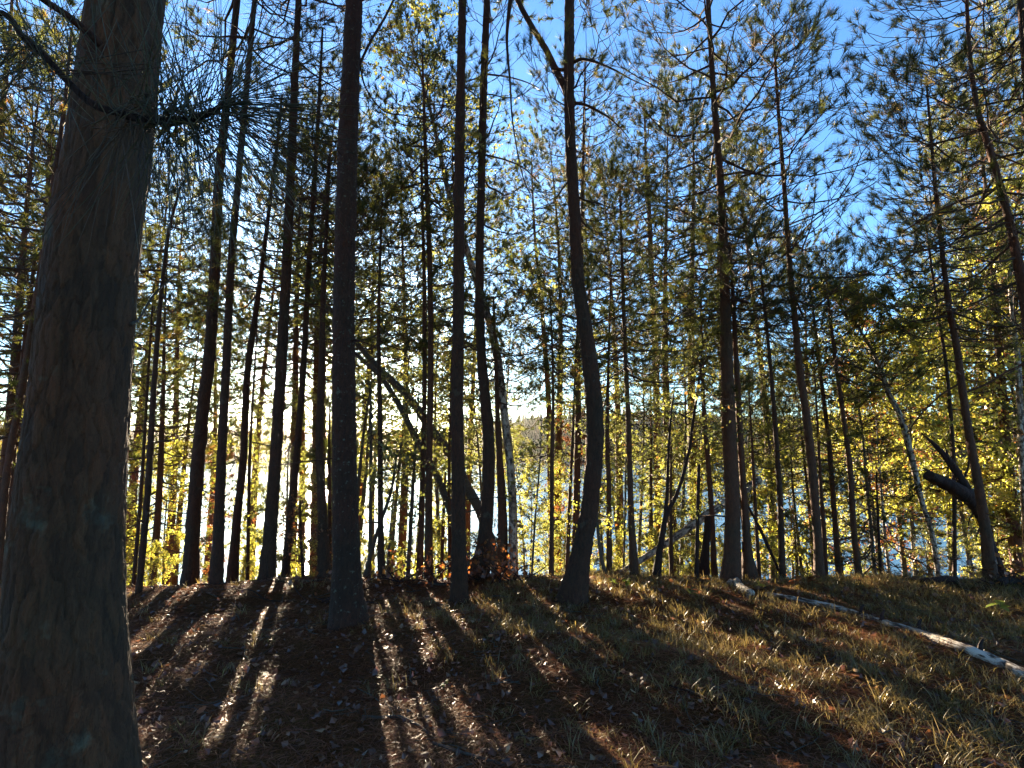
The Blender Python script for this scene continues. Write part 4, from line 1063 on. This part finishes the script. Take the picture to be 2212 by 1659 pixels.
# say of each background plant between which of the named trunks it is seen
marks = [(150, 'huge foreground trunk'), (437, 'thickest crest trunk'), (595, 'broad grey trunk'), (745, 'stout dark pine'), (922, 'red pine pair'), (990, 'slim straight pine'),
         (1098, 'banded birch'), (1190, 'water gap pine'), (1272, 'bowed forked tree'), (1360, 'log foot pine'), (1440, 'forked sapling'), (1578, 'two-toned pine'),
         (1680, 'thin lone pine'), (1752, 'tall tufted pine'), (1840, 'bushy topped pines'), (1960, 'leaning pale birch'), (2105, 'bright barked pine')]
what = {'background pines on the bank': 'dark background pine', 'yellow green pines on the bank': 'yellow green pine', 'leafy saplings on the bank': 'olive leaved young tree',
        'golden saplings on the bank': 'golden leaved young tree', 'low bushes on the bank': 'low bush', 'rusty saplings on the bank': 'rust leaved young tree'}
gaps = {}
for grp, px, Y_, o in placed:
    i = sum(1 for m_ in marks if m_[0] < px)
    gaps.setdefault((grp, i), []).append((Y_, px, o))
ords = {1: [''], 2: ['nearer ', 'farther '], 3: ['nearest ', 'middle ', 'farthest ']}
for (grp, i), lst in gaps.items():
    lst.sort(key=lambda v: v[0])
    if i == 0: where = 'beyond the left side of the huge foreground trunk'
    elif i == len(marks): where = 'right of the bright barked pine'
    else: where = 'between the %s and the %s' % (marks[i - 1][1], marks[i][1])
    names = ords.get(len(lst)) or ['nearest ', '2nd nearest ', '3rd nearest ', '4th nearest ', '5th nearest ', '6th nearest ', '7th nearest '][:len(lst) - 1] + ['farthest ']
    for nm_, (Y_, px, o) in zip(names, lst):
        o['label'] = nm_ + what[grp] + ' ' + where

# pines of the wood behind and beside the camera: they keep the sky off the trunks' near sides
for i in range(40):
    a = math.radians(-2 - i * 176 / 39)
    rad = 2.6 + 7.5 * ((i * 7) % 5) / 5
    x, y = rad * math.cos(a), rad * math.sin(a) - 0.5
    plant('pine_tree', PP[(2, 0, 1)[i % 3]], (x, y, float(gz(x, y)) - 0.05), i * 1.3, 1.25, grp_label['pines behind the photographer'], 'tree', 'pines behind the photographer')
# ------------------------------------------------------------------ the huge foreground pine
SEED[0] += 1
fgY = 1.3
pts = [(147, 1700, 312), (147, 1620, 296), (149, 1450, 272), (150, 1200, 250), (165, 1000, 236), (187, 750, 222), (203, 560, 216), (240, 300, 200), (275, 0, 180), (300, -250, 168)]
P, R = [], []
for (x, y, w) in pts:
    P.append(at(x, y, fgY)); tx = (x - W / 2) / F
    R.append(w / 2 / F * fgY / math.sqrt(1 + tx * tx))
P = np.array(P); R = np.array(R)
dwn = P[0] - P[1]; dwn /= np.linalg.norm(dwn)
k = (P[0][2] + 0.1) / -dwn[2]
P = np.vstack([(P[0] + dwn * k)[None], P]); R = np.concatenate([[R[0] * 1.12], R])
for j in range(4):
    P = np.vstack([P, (P[-1] + np.array([0.02, 0, 1.6]))[None]]); R = np.concatenate([R, [R[-1] * 0.9]])
tr = Trunk(P, R, n=400)
org = P[0].copy(); org[2] = 0
fg = empty('pine_tree', org)
tag(fg, 'huge lichened pine trunk in the foreground, close to the camera', 'tree')
nside = 210
d0 = np.concatenate([[0], np.cumsum(np.linalg.norm(np.diff(tr.P, axis=0), axis=1))])
dn = np.concatenate([np.arange(0, 3.0, 0.0055), np.arange(3.0, d0[-1], 0.15)])
Pc = np.stack([np.interp(dn, d0, tr.P[:, i]) for i in range(3)], -1) - org; Rc = np.interp(dn, d0, tr.R)
V, q = tube_batch(Pc[None], Rc[None], nside)
V = V[0].reshape(len(Pc), nside, 3)
th = (np.arange(nside) * 2 * np.pi / nside)[None]
U = np.broadcast_to(th / (2 * np.pi), V.shape[:2]); Vv = np.broadcast_to(dn[:, None], V.shape[:2])
off, tone = plates(U, Vv, 30, 10.0, 0.0065, 41)
off = off + 0.003 * np.sin(3 * th + Vv * 1.2) + 0.004 * (pnoise(U * 9, Vv * 4, 9, 60) - 0.5)
V = Pc[:, None] + (V - Pc[:, None]) * (1 + (off / Rc[:, None])[..., None])
me = make_mesh('trunk', V.reshape(-1, 3), None, q, M_fg, tone.ravel())
link('trunk', me, fg)
ab = pine_crown(tr, tr.P[-1][2] * 0.62, tr.P[-1][2] - 0.05, 34, 2.4, np.random.default_rng(9), m=8, k=12, wid=0.009, nlen=0.17)
add_pine_crown(fg, ab, M_twig, M_needle, False, org)
def limb(root, org, name, pts, Y, dY, mat, sides=10):
    Pq, Rq = px_trunk(pts, Y, ground=False, dY=dY)
    t_ = Trunk(Pq - org, Rq)
    return link(name, trunk_mesh(name, t_, sides, mat, 0.12, 0.0, len(pts), True), root)
limb(fg, org, 'branch', [(215, 95, 26), (180, 62, 24), (140, 30, 22), (95, 0, 20), (40, -40, 17)], 1.2, -0.15, M_pine)
limb(fg, org, 'branch', [(283, 700, 10), (296, 693, 7), (306, 680, 5), (330, 640, 3), (380, 590, 2)], 1.3, 0.1, M_grey, 6)

# ------------------------------------------------------------------ long-needled bough reaching in from a pine beside the camera
bo_o = np.array([-1.55, 0.25, 0.0])
yp = empty('pine_tree', bo_o)
tag(yp, 'pine bough with long needles hanging in front of the huge foreground trunk', 'tree')
Pt = np.array([[0, 0, -0.1], [0.01, 0, 1.0], [0.0, 0.02, 2.2], [0.03, 0, 3.6], [0.02, 0.02, 5.0]]); 
link('trunk', trunk_mesh('trunk', Trunk(Pt, np.array([0.07, 0.06, 0.05, 0.04, 0.02])), 10, M_pine, 0.06, 0.3, 3), yp)
BY = 0.56
bpts = [(0, 28, 34), (50, 80, 36), (100, 125, 36), (150, 180, 36), (200, 225, 38), (250, 243, 40), (300, 256, 40), (350, 262, 40), (400, 260, 38), (440, 250, 34), (470, 235, 28), (492, 214, 17)]
Pb, Rb = px_trunk(bpts, BY, ground=False)
Pb = np.vstack([np.array([[-1.55, 0.25, 1.98], [-1.0, 0.42, 2.02]]), Pb]); Rb = np.concatenate([[0.018, 0.014], Rb * 0.5])
bt = Trunk(Pb - bo_o, Rb, n=150)
bough = link('branch', trunk_mesh('branch', bt, 14, M_dead, 0.16, 0.0, 8, True), yp)
def long_needles(name, parent, base, dirs, L, wid, mat, r, sag=0.06):
    """thin three-sided needles, slightly bowed: base (n,3), dirs (n,3), L (n)"""
    n = len(base)
    dirs = unit(dirs)
    s = np.linspace(0, 1, 6)
    bend = unit(np.cross(dirs, r.normal(size=(n, 3)))) * r.uniform(-0.14, 0.14, n)[:, None] + np.array([0, 0, -sag])
    Pn = base[:, None] + L[:, None, None] * (dirs[:, None] * s[None, :, None] + bend[:, None] * (s**2)[None, :, None])
    Rn = (wid * 0.5) * np.array([1.0, 1.0, 1.0, 0.9, 0.7, 0.15])[None] * np.ones((n, 1))
    Vn, qn = tube_batch(Pn, Rn, 3)
    tn = np.repeat(r.random(n), Vn.shape[1])
    o = link(name, make_mesh(name, Vn.reshape(-1, 3), None, rep_faces(qn, n, Vn.shape[1]), mat, tn), parent)
    o['kind'] = 'stuff'
    return o
r = np.random.default_rng(77)
def px_dir(px0, py0, px1, py1, dy=0.0):
    a = at(px0, py0, BY); b = at(px1, py1, BY + dy)
    return b - a
def fan(name, px, py, n, a0, a1, L0, L1, jit, mat=M_needle_fg, wid=0.0011, sag=0.06, toward=(-0.5, 0.5), parent=None):
    """fan of needles starting round picture point (px,py) at the bough; angles in the picture plane in degrees, 0 = right, 90 = up"""
    bx = px + r.normal(size=n) * jit; by = py + r.normal(size=n) * jit * 0.6
    base = np.array([at(x, y, BY + r.uniform(-0.012, 0.012)) for x, y in zip(bx, by)])
    a = np.radians(r.uniform(a0, a1, n)); dp = r.uniform(*toward, n)
    dirs = np.stack([np.cos(a), dp, np.sin(a)], -1)
    return long_needles(name, parent or bough, base - bo_o, dirs, r.uniform(L0, L1, n), wid, mat, r, sag)
fan('needle_tuft', 484, 224, 64, -72, 100, 0.12, 0.185, 8, sag=0.05)
fan('needle_tuft', 470, 240, 40, -60, 18, 0.14, 0.19, 20, sag=0.03)
fan('needle_tuft', 425, 256, 40, 60, 120, 0.12, 0.18, 22, sag=0.0)
fan('needle_tuft', 425, 262, 40, -95, -25, 0.12, 0.19, 24, sag=0.03)
fan('needle_tuft', 355, 262, 38, 62, 130, 0.12, 0.18, 26, sag=0.0)
fan('needle_tuft', 355, 268, 38, -105, -40, 0.11, 0.19, 28, sag=0.03)
fan('needle_tuft', 250, 245, 28, 30, 150, 0.11, 0.17, 30, sag=0.02)
fan('needle_tuft', 130, 140, 44, 80, 250, 0.12, 0.18, 44, sag=0.03)
fan('needle_tuft', 60, 90, 40, 140, 330, 0.10, 0.17, 38, sag=0.03)
fan('short_needle_tuft', 400, 258, 110, 0, 360, 0.015, 0.04, 46, sag=0.0, wid=0.0016)
fan('short_needle_tuft', 300, 254, 100, 0, 360, 0.012, 0.035, 46, sag=0.0, wid=0.0016, mat=M_needle_dead)
fan('dry_needle_tuft', 268, 264, 15, -122, -72, 0.10, 0.19, 18, mat=M_needle_dead, wid=0.0013, sag=0.12, toward=(-0.4, 0.1))
fan('dry_needle_tuft', 300, 262, 12, -110, -50, 0.05, 0.12, 22, mat=M_needle_dead, wid=0.0013, sag=0.2, toward=(-0.4, 0.1))
fan('dry_needle_tuft', 140, 150, 7, -15, 12, 0.10, 0.16, 14, mat=M_needle_dead, wid=0.0013, sag=0.03, toward=(-0.3, 0.1))

# ------------------------------------------------------------------ logs, brush and sticks
def log(name, label, cat, pts, mat, Y=None, group=None, lift=0.0, sides=12, rough=0.10, follow=True):
    """a log lying on the ground: pts (px, py, width px) traced along its middle"""
    P, R = [], []
    for (x, y, w) in pts:
        if follow:
            g0 = on_ground(x, y + w * 0.4)
            rr = w / 2 / F * g0[1]
            P.append(np.array([g0[0], g0[1], float(gz(g0[0], g0[1])) + rr * 0.75 + lift])); R.append(rr)
        else:
            P.append(at(x, y, Y)); R.append(w / 2 / F * Y)
    P = np.array(P); R = np.array(R)
    t_ = Trunk(P, R, n=max(16, 6 * len(P)))
    org = P[0].copy(); org[2] = float(gz(org[0], org[1]))
    root = empty(name, org); tag(root, label, cat, group)
    t2 = Trunk.__new__(Trunk); t2.P = t_.P - org; t2.R = t_.R
    link('log', trunk_mesh('log', t2, sides, mat, rough, 0.0, len(pts) * 7, True), root)
    return root, org
log('birch_log', 'short white birch log end lying at the foot of the thick two-toned pine', 'log',
    [(1577, 1238, 16), (1588, 1255, 17), (1602, 1271, 17), (1624, 1283, 15)], M_birch)
rootL, orgL = log('birch_log', 'long white birch log lying across the grass towards the lower right corner', 'log',
    [(1654, 1280, 9.6), (1700, 1288, 10.4), (1742, 1297, 11.8), (1790, 1306, 12.6), (1832, 1317, 13.3), (1880, 1332, 14.1), (1922, 1346, 14.8), (1968, 1358, 16.3), (2010, 1371, 17.8), (2058, 1388, 19.2), (2100, 1404, 20.7), (2150, 1424, 22.2), (2215, 1455, 25.2), (2300, 1490, 26.6)], M_birch, rough=0.2, lift=-0.02)
for (x, y, w) in [(1860, 1318, 9), (1905, 1332, 11), (1985, 1352, 12), (2118, 1400, 14)]:
    p0 = on_ground(x, y + 14); p0[2] += 0.02
    q = np.stack([p0, p0 + np.array([0.015, 0.01, 0.05]), p0 + np.array([0.045, 0.02, 0.085])]) - orgL
    link('branch_stub', trunk_mesh('branch_stub', Trunk(q, np.array([0.022, 0.014, 0.008])), 7, M_dead, 0.2, 0.0, 3, True), rootL)
Pq, Rq = px_trunk([(1322, 1246, 9), (1360, 1225, 11), (1400, 1200, 13), (1460, 1160, 15), (1530, 1110, 18), (1580, 1078, 18), (1641, 1035, 17)], 7.5, ground=False, dY=0.9)
org = Pq[0].copy()
ll = empty('birch_log', org); tag(ll, 'broken birch trunk leaning on a dark stub behind the crest pines', 'log')
link('log', trunk_mesh('log', Trunk(Pq - org, Rq), 12, M_birch, 0.08, 0.0, 5, True), ll)
log('dead_log', 'dark rotten log mound on the crest below the yellow leaning birch', 'log', [(1958, 1252, 8), (2000, 1248, 14), (2040, 1245, 20), (2066, 1246, 16)], M_dead, rough=0.25)
log('dead_log', 'black rotten log at the foot of the broken snag', 'log', [(2160, 1262, 16), (2190, 1256, 22), (2230, 1258, 26)], M_dead, rough=0.25)
log('fallen_branch', 'long thin branch lying along the crest left of the stout dark pine', 'branch', [(428, 1247, 5), (500, 1252, 6), (560, 1254, 7), (620, 1257, 6), (680, 1256, 5), (722, 1252, 4)], M_dead, sides=6)
log('fallen_branch', 'short pale branch lying in front of the red pine pair', 'branch', [(905, 1258, 3), (935, 1262, 5), (965, 1264, 4)], M_grey, sides=6)
log('fallen_branch', 'pale bent stick lying between the slim pine and the bowed tree', 'branch', [(1052, 1290, 4), (1075, 1288, 5), (1110, 1291, 3)], M_grey, sides=6)
log('fallen_branch', 'bent bare twig lying low in the shaded middle foreground', 'branch', [(782, 1549, 5), (820, 1551, 6), (860, 1550, 6), (905, 1568, 5), (925, 1585, 4)], M_grey, sides=6)
log('fallen_branch', 'thin slanting stick near the lower edge of the grass', 'branch', [(935, 1605, 6), (985, 1622, 7), (1040, 1640, 6), (1090, 1655, 5)], M_grey, sides=6)
log('fallen_branch', 'dark straight stick on the litter right of the bowed tree', 'branch', [(1440, 1480, 4), (1500, 1500, 5), (1560, 1530, 5), (1600, 1560, 4)], M_dead, sides=6)

def brush(label, px, py, n, spread, mat_l, leaves, hgt, seed):
    r = np.random.default_rng(seed)
    c = on_ground(px, py)
    root = empty('brush_pile', c); tag(root, label, 'brush')
    for i in range(n):
        a = r.uniform(0, 6.28); L = r.uniform(0.25, 0.7); b = np.array([r.normal() * spread, r.normal() * spread * 0.4, 0.0])
        d = np.array([math.cos(a), math.sin(a) * 0.6, r.uniform(-0.1, hgt)])
        q = np.stack([b, b + d * L * 0.5 + r.normal(size=3) * 0.03, b + d * L + r.normal(size=3) * 0.05]); q[:, 2] = np.maximum(q[:, 2], 0.01)
        link('twig', trunk_mesh('twig', Trunk(q, np.array([0.009, 0.007, 0.003])), 5, M_dead, 0.1, 0, i), root)
    lp = np.stack([r.normal(size=leaves) * spread, r.normal(size=leaves) * spread * 0.5, np.abs(r.normal(size=leaves)) * hgt * 0.35], -1)
    Vl, Tl = leaf_quads(lp, 0.06, r)
    o = link('dead_foliage', make_mesh('dead_foliage', Vl, Tl, None, mat_l, np.repeat(r.random(leaves), 4), smooth=False), root); o['kind'] = 'stuff'
brush('tangle of rusty dead brush at the feet of the curved pine and the birch', 1045, 1258, 34, 0.28, M_leaf_o, 420, 0.8, 3)
brush('small tangle of dead twigs right of the stub at the snag', 2190, 1262, 16, 0.25, M_leaf_o, 140, 0.5, 4)
brush('low heap of dead twigs left of the red pine pair', 880, 1256, 14, 0.22, M_leaf_o, 120, 0.6, 5)
brush('wispy bare twigs on the litter left of the stout dark pine', 690, 1300, 14, 0.22, M_leaf_o, 20, 0.6, 6)

# ------------------------------------------------------------------ sprouts and fallen leaves that can be picked out
def sprout(label, px, py, n, size, mat, seed, h=0.12):
    r = np.random.default_rng(seed)
    c = on_ground(px, py)
    root = empty('seedling', c); tag(root, label, 'plant')
    st = np.stack([np.zeros(3), np.array([0.01, 0, h * 0.6]), np.array([0.02, 0.01, h])])
    link('stem', trunk_mesh('stem', Trunk(st, np.array([0.003, 0.0025, 0.0015])), 5, M_twig, 0, 0, 1), root)
    for i in range(n):
        a = i * 2.4 + r.uniform(-.3, .3); d = np.array([math.cos(a), math.sin(a), r.uniform(-0.2, 0.5)]); d /= np.linalg.norm(d)
        s = np.cross(d, [0, 0, 1]); s /= np.linalg.norm(s); u_ = np.cross(s, d)
        L = size * r.uniform(0.7, 1.2); b = st[2] * r.uniform(0.5, 1.0)
        prof = [(0.0, 0.03), (0.25, 0.26), (0.5, 0.34), (0.75, 0.22), (1.0, 0.0)]
        V = []
        for t_, w in prof:
            m_ = b + d * L * t_ - np.array([0, 0, 1]) * L * 0.25 * t_ * t_
            V += [m_ - s * w * L + u_ * w * L * 0.25, m_, m_ + s * w * L + u_ * w * L * 0.25]
        Q = []
        for j in range(4):
            for c2 in range(2): Q.append((j * 3 + c2, j * 3 + c2 + 1, j * 3 + c2 + 4, j * 3 + c2 + 3))
        link('leaf', make_mesh('leaf', np.array(V), None, np.array(Q), mat, np.full(15, r.random())), root)
sprout('small bright green seedling on the crest by the foot of the leaning birch log', 1352, 1276, 9, 0.07, M_sprout, 1)
sprout('tiny yellow green seedling just left of the larger seedling by the leaning log', 1322, 1272, 5, 0.06, M_sprout, 2)
sprout('green seedling on the litter between the bowed tree and the thick two-toned pine', 1490, 1296, 9, 0.08, M_leaf_g, 3)
sprout('yellow seedling in the gap between the two white birch logs', 1640, 1280, 7, 0.06, M_leaf_y, 4)
sprout('rusty orange fern clump in front of the tall pine with the dense tip', 1718, 1276, 12, 0.10, M_leaf_o, 5, 0.16)
sprout('second rusty fern clump right of the first before the crest', 1755, 1274, 12, 0.10, M_leaf_o, 6, 0.14)
sprout('yellow drooping seedling on the grass beyond the long birch log', 2162, 1335, 4, 0.11, M_sprout, 7, 0.14)
sprout('pale green seedling in the grass near the thin slanting stick', 955, 1490, 6, 0.04, M_leaf_g, 8, 0.06)

def fallen_leaf(label, px, py, size, mat, seed):
    r = np.random.default_rng(seed)
    c = on_ground(px, py)
    n = 9
    V, Q = [], []
    lob = [(0, .05), (.15, .42), (.3, .34), (.45, .56), (.6, .36), (.75, .34), (.88, .14), (1, 0.0)]
    cu = r.uniform(0.15, 0.4)
    for t_, w in lob:
        w2 = w * 0.62
        for s_ in (-1, 0, 1):
            V.append(((t_ - 0.5) * size, s_ * w2 * size, size * (cu * (t_ - 0.5) ** 2 * 2 + abs(s_) * w2 * cu * 1.2)))
    for j in range(len(lob) - 1):
        for k_ in range(2): Q.append((j * 3 + k_, j * 3 + k_ + 1, j * 3 + k_ + 4, j * 3 + k_ + 3))
    o = link('fallen_leaf', make_mesh('fallen_leaf', np.array(V), None, np.array(Q), mat, np.full(len(V), r.random())))
    o.location = (c[0], c[1], float(gz(c[0], c[1])) + 0.035); o.rotation_euler = (r.uniform(0.2, 0.7), r.uniform(-0.4, 0.4), r.uniform(0, 6.28))
    tag(o, label, 'leaf')
fallen_leaf('large tan fallen leaf alone on the dark grass near the lower right', 2060, 1534, 0.085, M_tan, 1)
fallen_leaf('orange fallen leaf on the grass in the lower middle', 1532, 1482, 0.06, M_orange, 2) if False else None
fallen_leaf('bright orange leaf lying in the sunlit strip below the bowed tree', 1533, 1480 - 0, 0.05, M_orange, 3)
fallen_leaf('orange leaf among sparkling grass left of the lower middle', 1340, 1479, 0.06, M_orange, 4)
fallen_leaf('tan leaf lying in the grass below the long birch log', 1850, 1462, 0.05, M_tan, 5)
fallen_leaf('small tan leaf left of the tan leaf below the long birch log', 1690, 1462, 0.045, M_tan, 6)
fallen_leaf('orange leaf at the sunlit right foot of the stout dark pine', 866, 1408, 0.055, M_orange, 7)
fallen_leaf('rusty leaf in the sun streak close to the huge foreground trunk', 322, 1478, 0.05, M_orange, 8)
fallen_leaf('tan curled leaf near the bottom edge right of the slanting stick', 1098, 1640, 0.05, M_tan, 9)
fallen_leaf('orange curled leaf near the bottom edge above the slanting stick', 976, 1610, 0.05, M_orange, 10)
fallen_leaf('rusty leaf on the shaded litter between the sun streaks', 435, 1548, 0.06, M_orange, 11)
fallen_leaf('small pale leaf by the bent bare twig', 1367, 1507, 0.045, M_tan, 12)
fallen_leaf('orange leaf beyond the sparkling grass left of the bowed tree foot', 1060, 1385, 0.05, M_orange, 13)

# ------------------------------------------------------------------ litter and grass: nobody could count it
r = np.random.default_rng(2024)
def scatter(n, y0=2.0, y1=7.9):
    """points in the wedge the camera sees"""
    y = np.sqrt(r.uniform(y0**2, y1**2, n)); x = r.uniform(-1.0, 1.0, n) * (y * 1.02 + 0.5)
    return x, y
n = 210000
x, y = scatter(n)
keepn = (r.random(n) < np.clip(1.15 - 0.10 * x, 0.35, 1)); x, y = x[keepn], y[keepn]; n = len(x)
z = gz(x, y)
a = r.uniform(0, 2 * np.pi, n); L = r.uniform(0.05, 0.13, n); tilt = np.abs(r.normal(0.06, 0.16, n)); w = r.uniform(0.0012, 0.0026, n)
d = np.stack([np.cos(a) * np.cos(tilt), np.sin(a) * np.cos(tilt), np.sin(tilt)], -1)
c = np.stack([x, y, z + r.uniform(0.0, 0.016, n)], -1)
s = np.stack([-np.sin(a), np.cos(a), r.normal(0, 0.35, n)], -1); s = unit(s) * w[:, None]
up = np.array([0, 0, 1.0])
bow = (r.normal(0, 0.10, n) * L)[:, None] * unit(np.cross(d, up)) + (r.uniform(-0.02, 0.12, n) * L)[:, None] * up
p0 = c - d * L[:, None] * 0.5 + np.array([0, 0, 0.004]); p1 = c + bow; p2 = c + d * L[:, None] * 0.5
V = np.stack([p0, p1 - s, p1 + s, p2], 1)
tint = np.clip(0.42 + 0.30 * wav(x * 0.9, y * 1.1, 1.0)[:] * 0.6 + r.normal(0, 0.22, n), 0, 1)
nl = link('needle_litter', make_mesh('needle_litter', V.reshape(-1, 3), rep_faces(np.array([(0, 1, 2), (1, 3, 2)]), n, 4), None, M_litter, np.repeat(tint, 4), smooth=False))
tag(nl, 'fallen pine needles strewn over the forest floor', kind='stuff')

# dry grass
nt_ = 7000
x, y = scatter(nt_)
dens = np.clip(0.32 + 0.18 * (x - 0.3) + 0.35 * wav(x * 0.7 + 2, y * 0.8, 3.0), 0.03, 1.0)
k = r.random(nt_) < dens
LP = np.array([on_ground(a_, b_)[:2] for a_, b_ in [(1580, 1243), (1602, 1273), (1625, 1286), (1660, 1283), (1742, 1299), (1832, 1319), (1922, 1348), (2010, 1374), (2100, 1408), (2150, 1428), (2215, 1460)]])
for a_, b_ in zip(LP[:-1], LP[1:]):
    ab_ = b_ - a_; tt_ = np.clip(((x - a_[0]) * ab_[0] + (y - a_[1]) * ab_[1]) / (ab_ @ ab_), 0, 1)
    k &= np.hypot(x - a_[0] - tt_ * ab_[0], (y - a_[1] - tt_ * ab_[1])) > 0.11
x, y = x[k], y[k]; nb = 22; n = len(x) * nb
bx = np.repeat(x, nb) + r.normal(0, 0.035, n); by = np.repeat(y, nb) + r.normal(0, 0.035, n)
L = np.repeat(r.uniform(0.07, 0.17, len(x)), nb) * r.uniform(0.5, 1.2, n)
a = r.uniform(0, 2 * np.pi, n); lean = r.uniform(0.2, 1.25, n); curl = r.uniform(0.3, 1.0, n)
h = np.stack([np.cos(a), np.sin(a), np.zeros(n)], -1); sd_ = np.stack([-np.sin(a), np.cos(a), np.zeros(n)], -1)
b0 = np.stack([bx, by, gz(bx, by) - 0.005], -1)
segs = []
pos = b0
for j, f_ in enumerate((0.0, 0.4, 0.75, 1.0)):
    ang = lean * 0.5 + curl * f_
    segs.append(b0 + (h * (np.sin(ang) * L * f_)[:, None]) + up * (np.maximum(np.cos(ang), 0.05) * L * f_)[:, None])
wd = r.uniform(0.0012, 0.0026, n)[:, None]
V = np.stack([segs[0] - sd_ * wd, segs[0] + sd_ * wd, segs[1] - sd_ * wd, segs[1] + sd_ * wd, segs[2] - sd_ * wd * 0.7, segs[2] + sd_ * wd * 0.7, segs[3]], 1)
gt = np.clip(np.repeat(r.uniform(0.1, 0.8, len(x)), nb) + r.normal(0, 0.15, n), 0, 1)
gr = link('grass', make_mesh('grass', V.reshape(-1, 3), rep_faces(np.array([(0, 1, 3), (0, 3, 2), (2, 3, 5), (2, 5, 4), (4, 5, 6)]), n, 7), None, M_grass, np.repeat(gt, 7), smooth=False))
tag(gr, 'thin dry grass among the needles', kind='stuff')

# broken twigs
n = 700
x, y = scatter(n); a = r.uniform(0, 6.28, n); L = r.uniform(0.06, 0.30, n)
P3 = np.stack([np.stack([x + np.cos(a) * L * t_ + r.normal(0, 0.012, n), y + np.sin(a) * L * t_ + r.normal(0, 0.012, n), np.zeros(n)], -1) for t_ in (0, 0.33, 0.66, 1.0)], 1)
P3[..., 2] = gz(P3[..., 0], P3[..., 1]) + 0.012 + r.uniform(0, 0.02, (n, 1)) * np.array([1, .7, 1.2, 1.5])
Vt_, qt_ = tube_batch(P3, (r.uniform(0.0015, 0.0045, n)[:, None] * np.array([1, .9, .8, .5])), 4)
tw = link('twig_litter', make_mesh('twig_litter', Vt_.reshape(-1, 3), None, rep_faces(qt_, n, Vt_.shape[1]), M_grey))
tag(tw, 'small broken twigs lying in the needles', kind='stuff')
# brown leaves
n = 9000
x, y = scatter(n)
lp = np.stack([x, y, gz(x, y) + r.uniform(0.005, 0.03, n)], -1)
dd = unit(np.stack([r.normal(size=n), r.normal(size=n), r.normal(0.15, 0.35, n)], -1)); s = unit(np.cross(dd, unit(np.stack([r.normal(0, .4, n), r.normal(0, .4, n), np.ones(n)], -1)))); nn = np.cross(s, dd)
L = r.uniform(0.02, 0.065, n)[:, None]; w = L * r.uniform(0.25, 0.5, n)[:, None]
V = np.stack([lp - dd * L * .5 + nn * L * .15, lp + s * w, lp + dd * L * .5 + nn * L * .2, lp - s * w], 1)
ll_ = link('leaf_litter', make_mesh('leaf_litter', V.reshape(-1, 3), rep_faces(np.array([(0, 1, 2), (0, 2, 3)]), n, 4), None, M_litleaf, np.repeat(np.clip(r.normal(.45, .28, n), 0, 1), 4), smooth=False))
tag(ll_, 'brown fallen leaves scattered over the forest floor', kind='stuff')
print('TRIS', sum(len(m.polygons) for m in bpy.data.meshes), 'OBJS', len(bpy.data.objects))
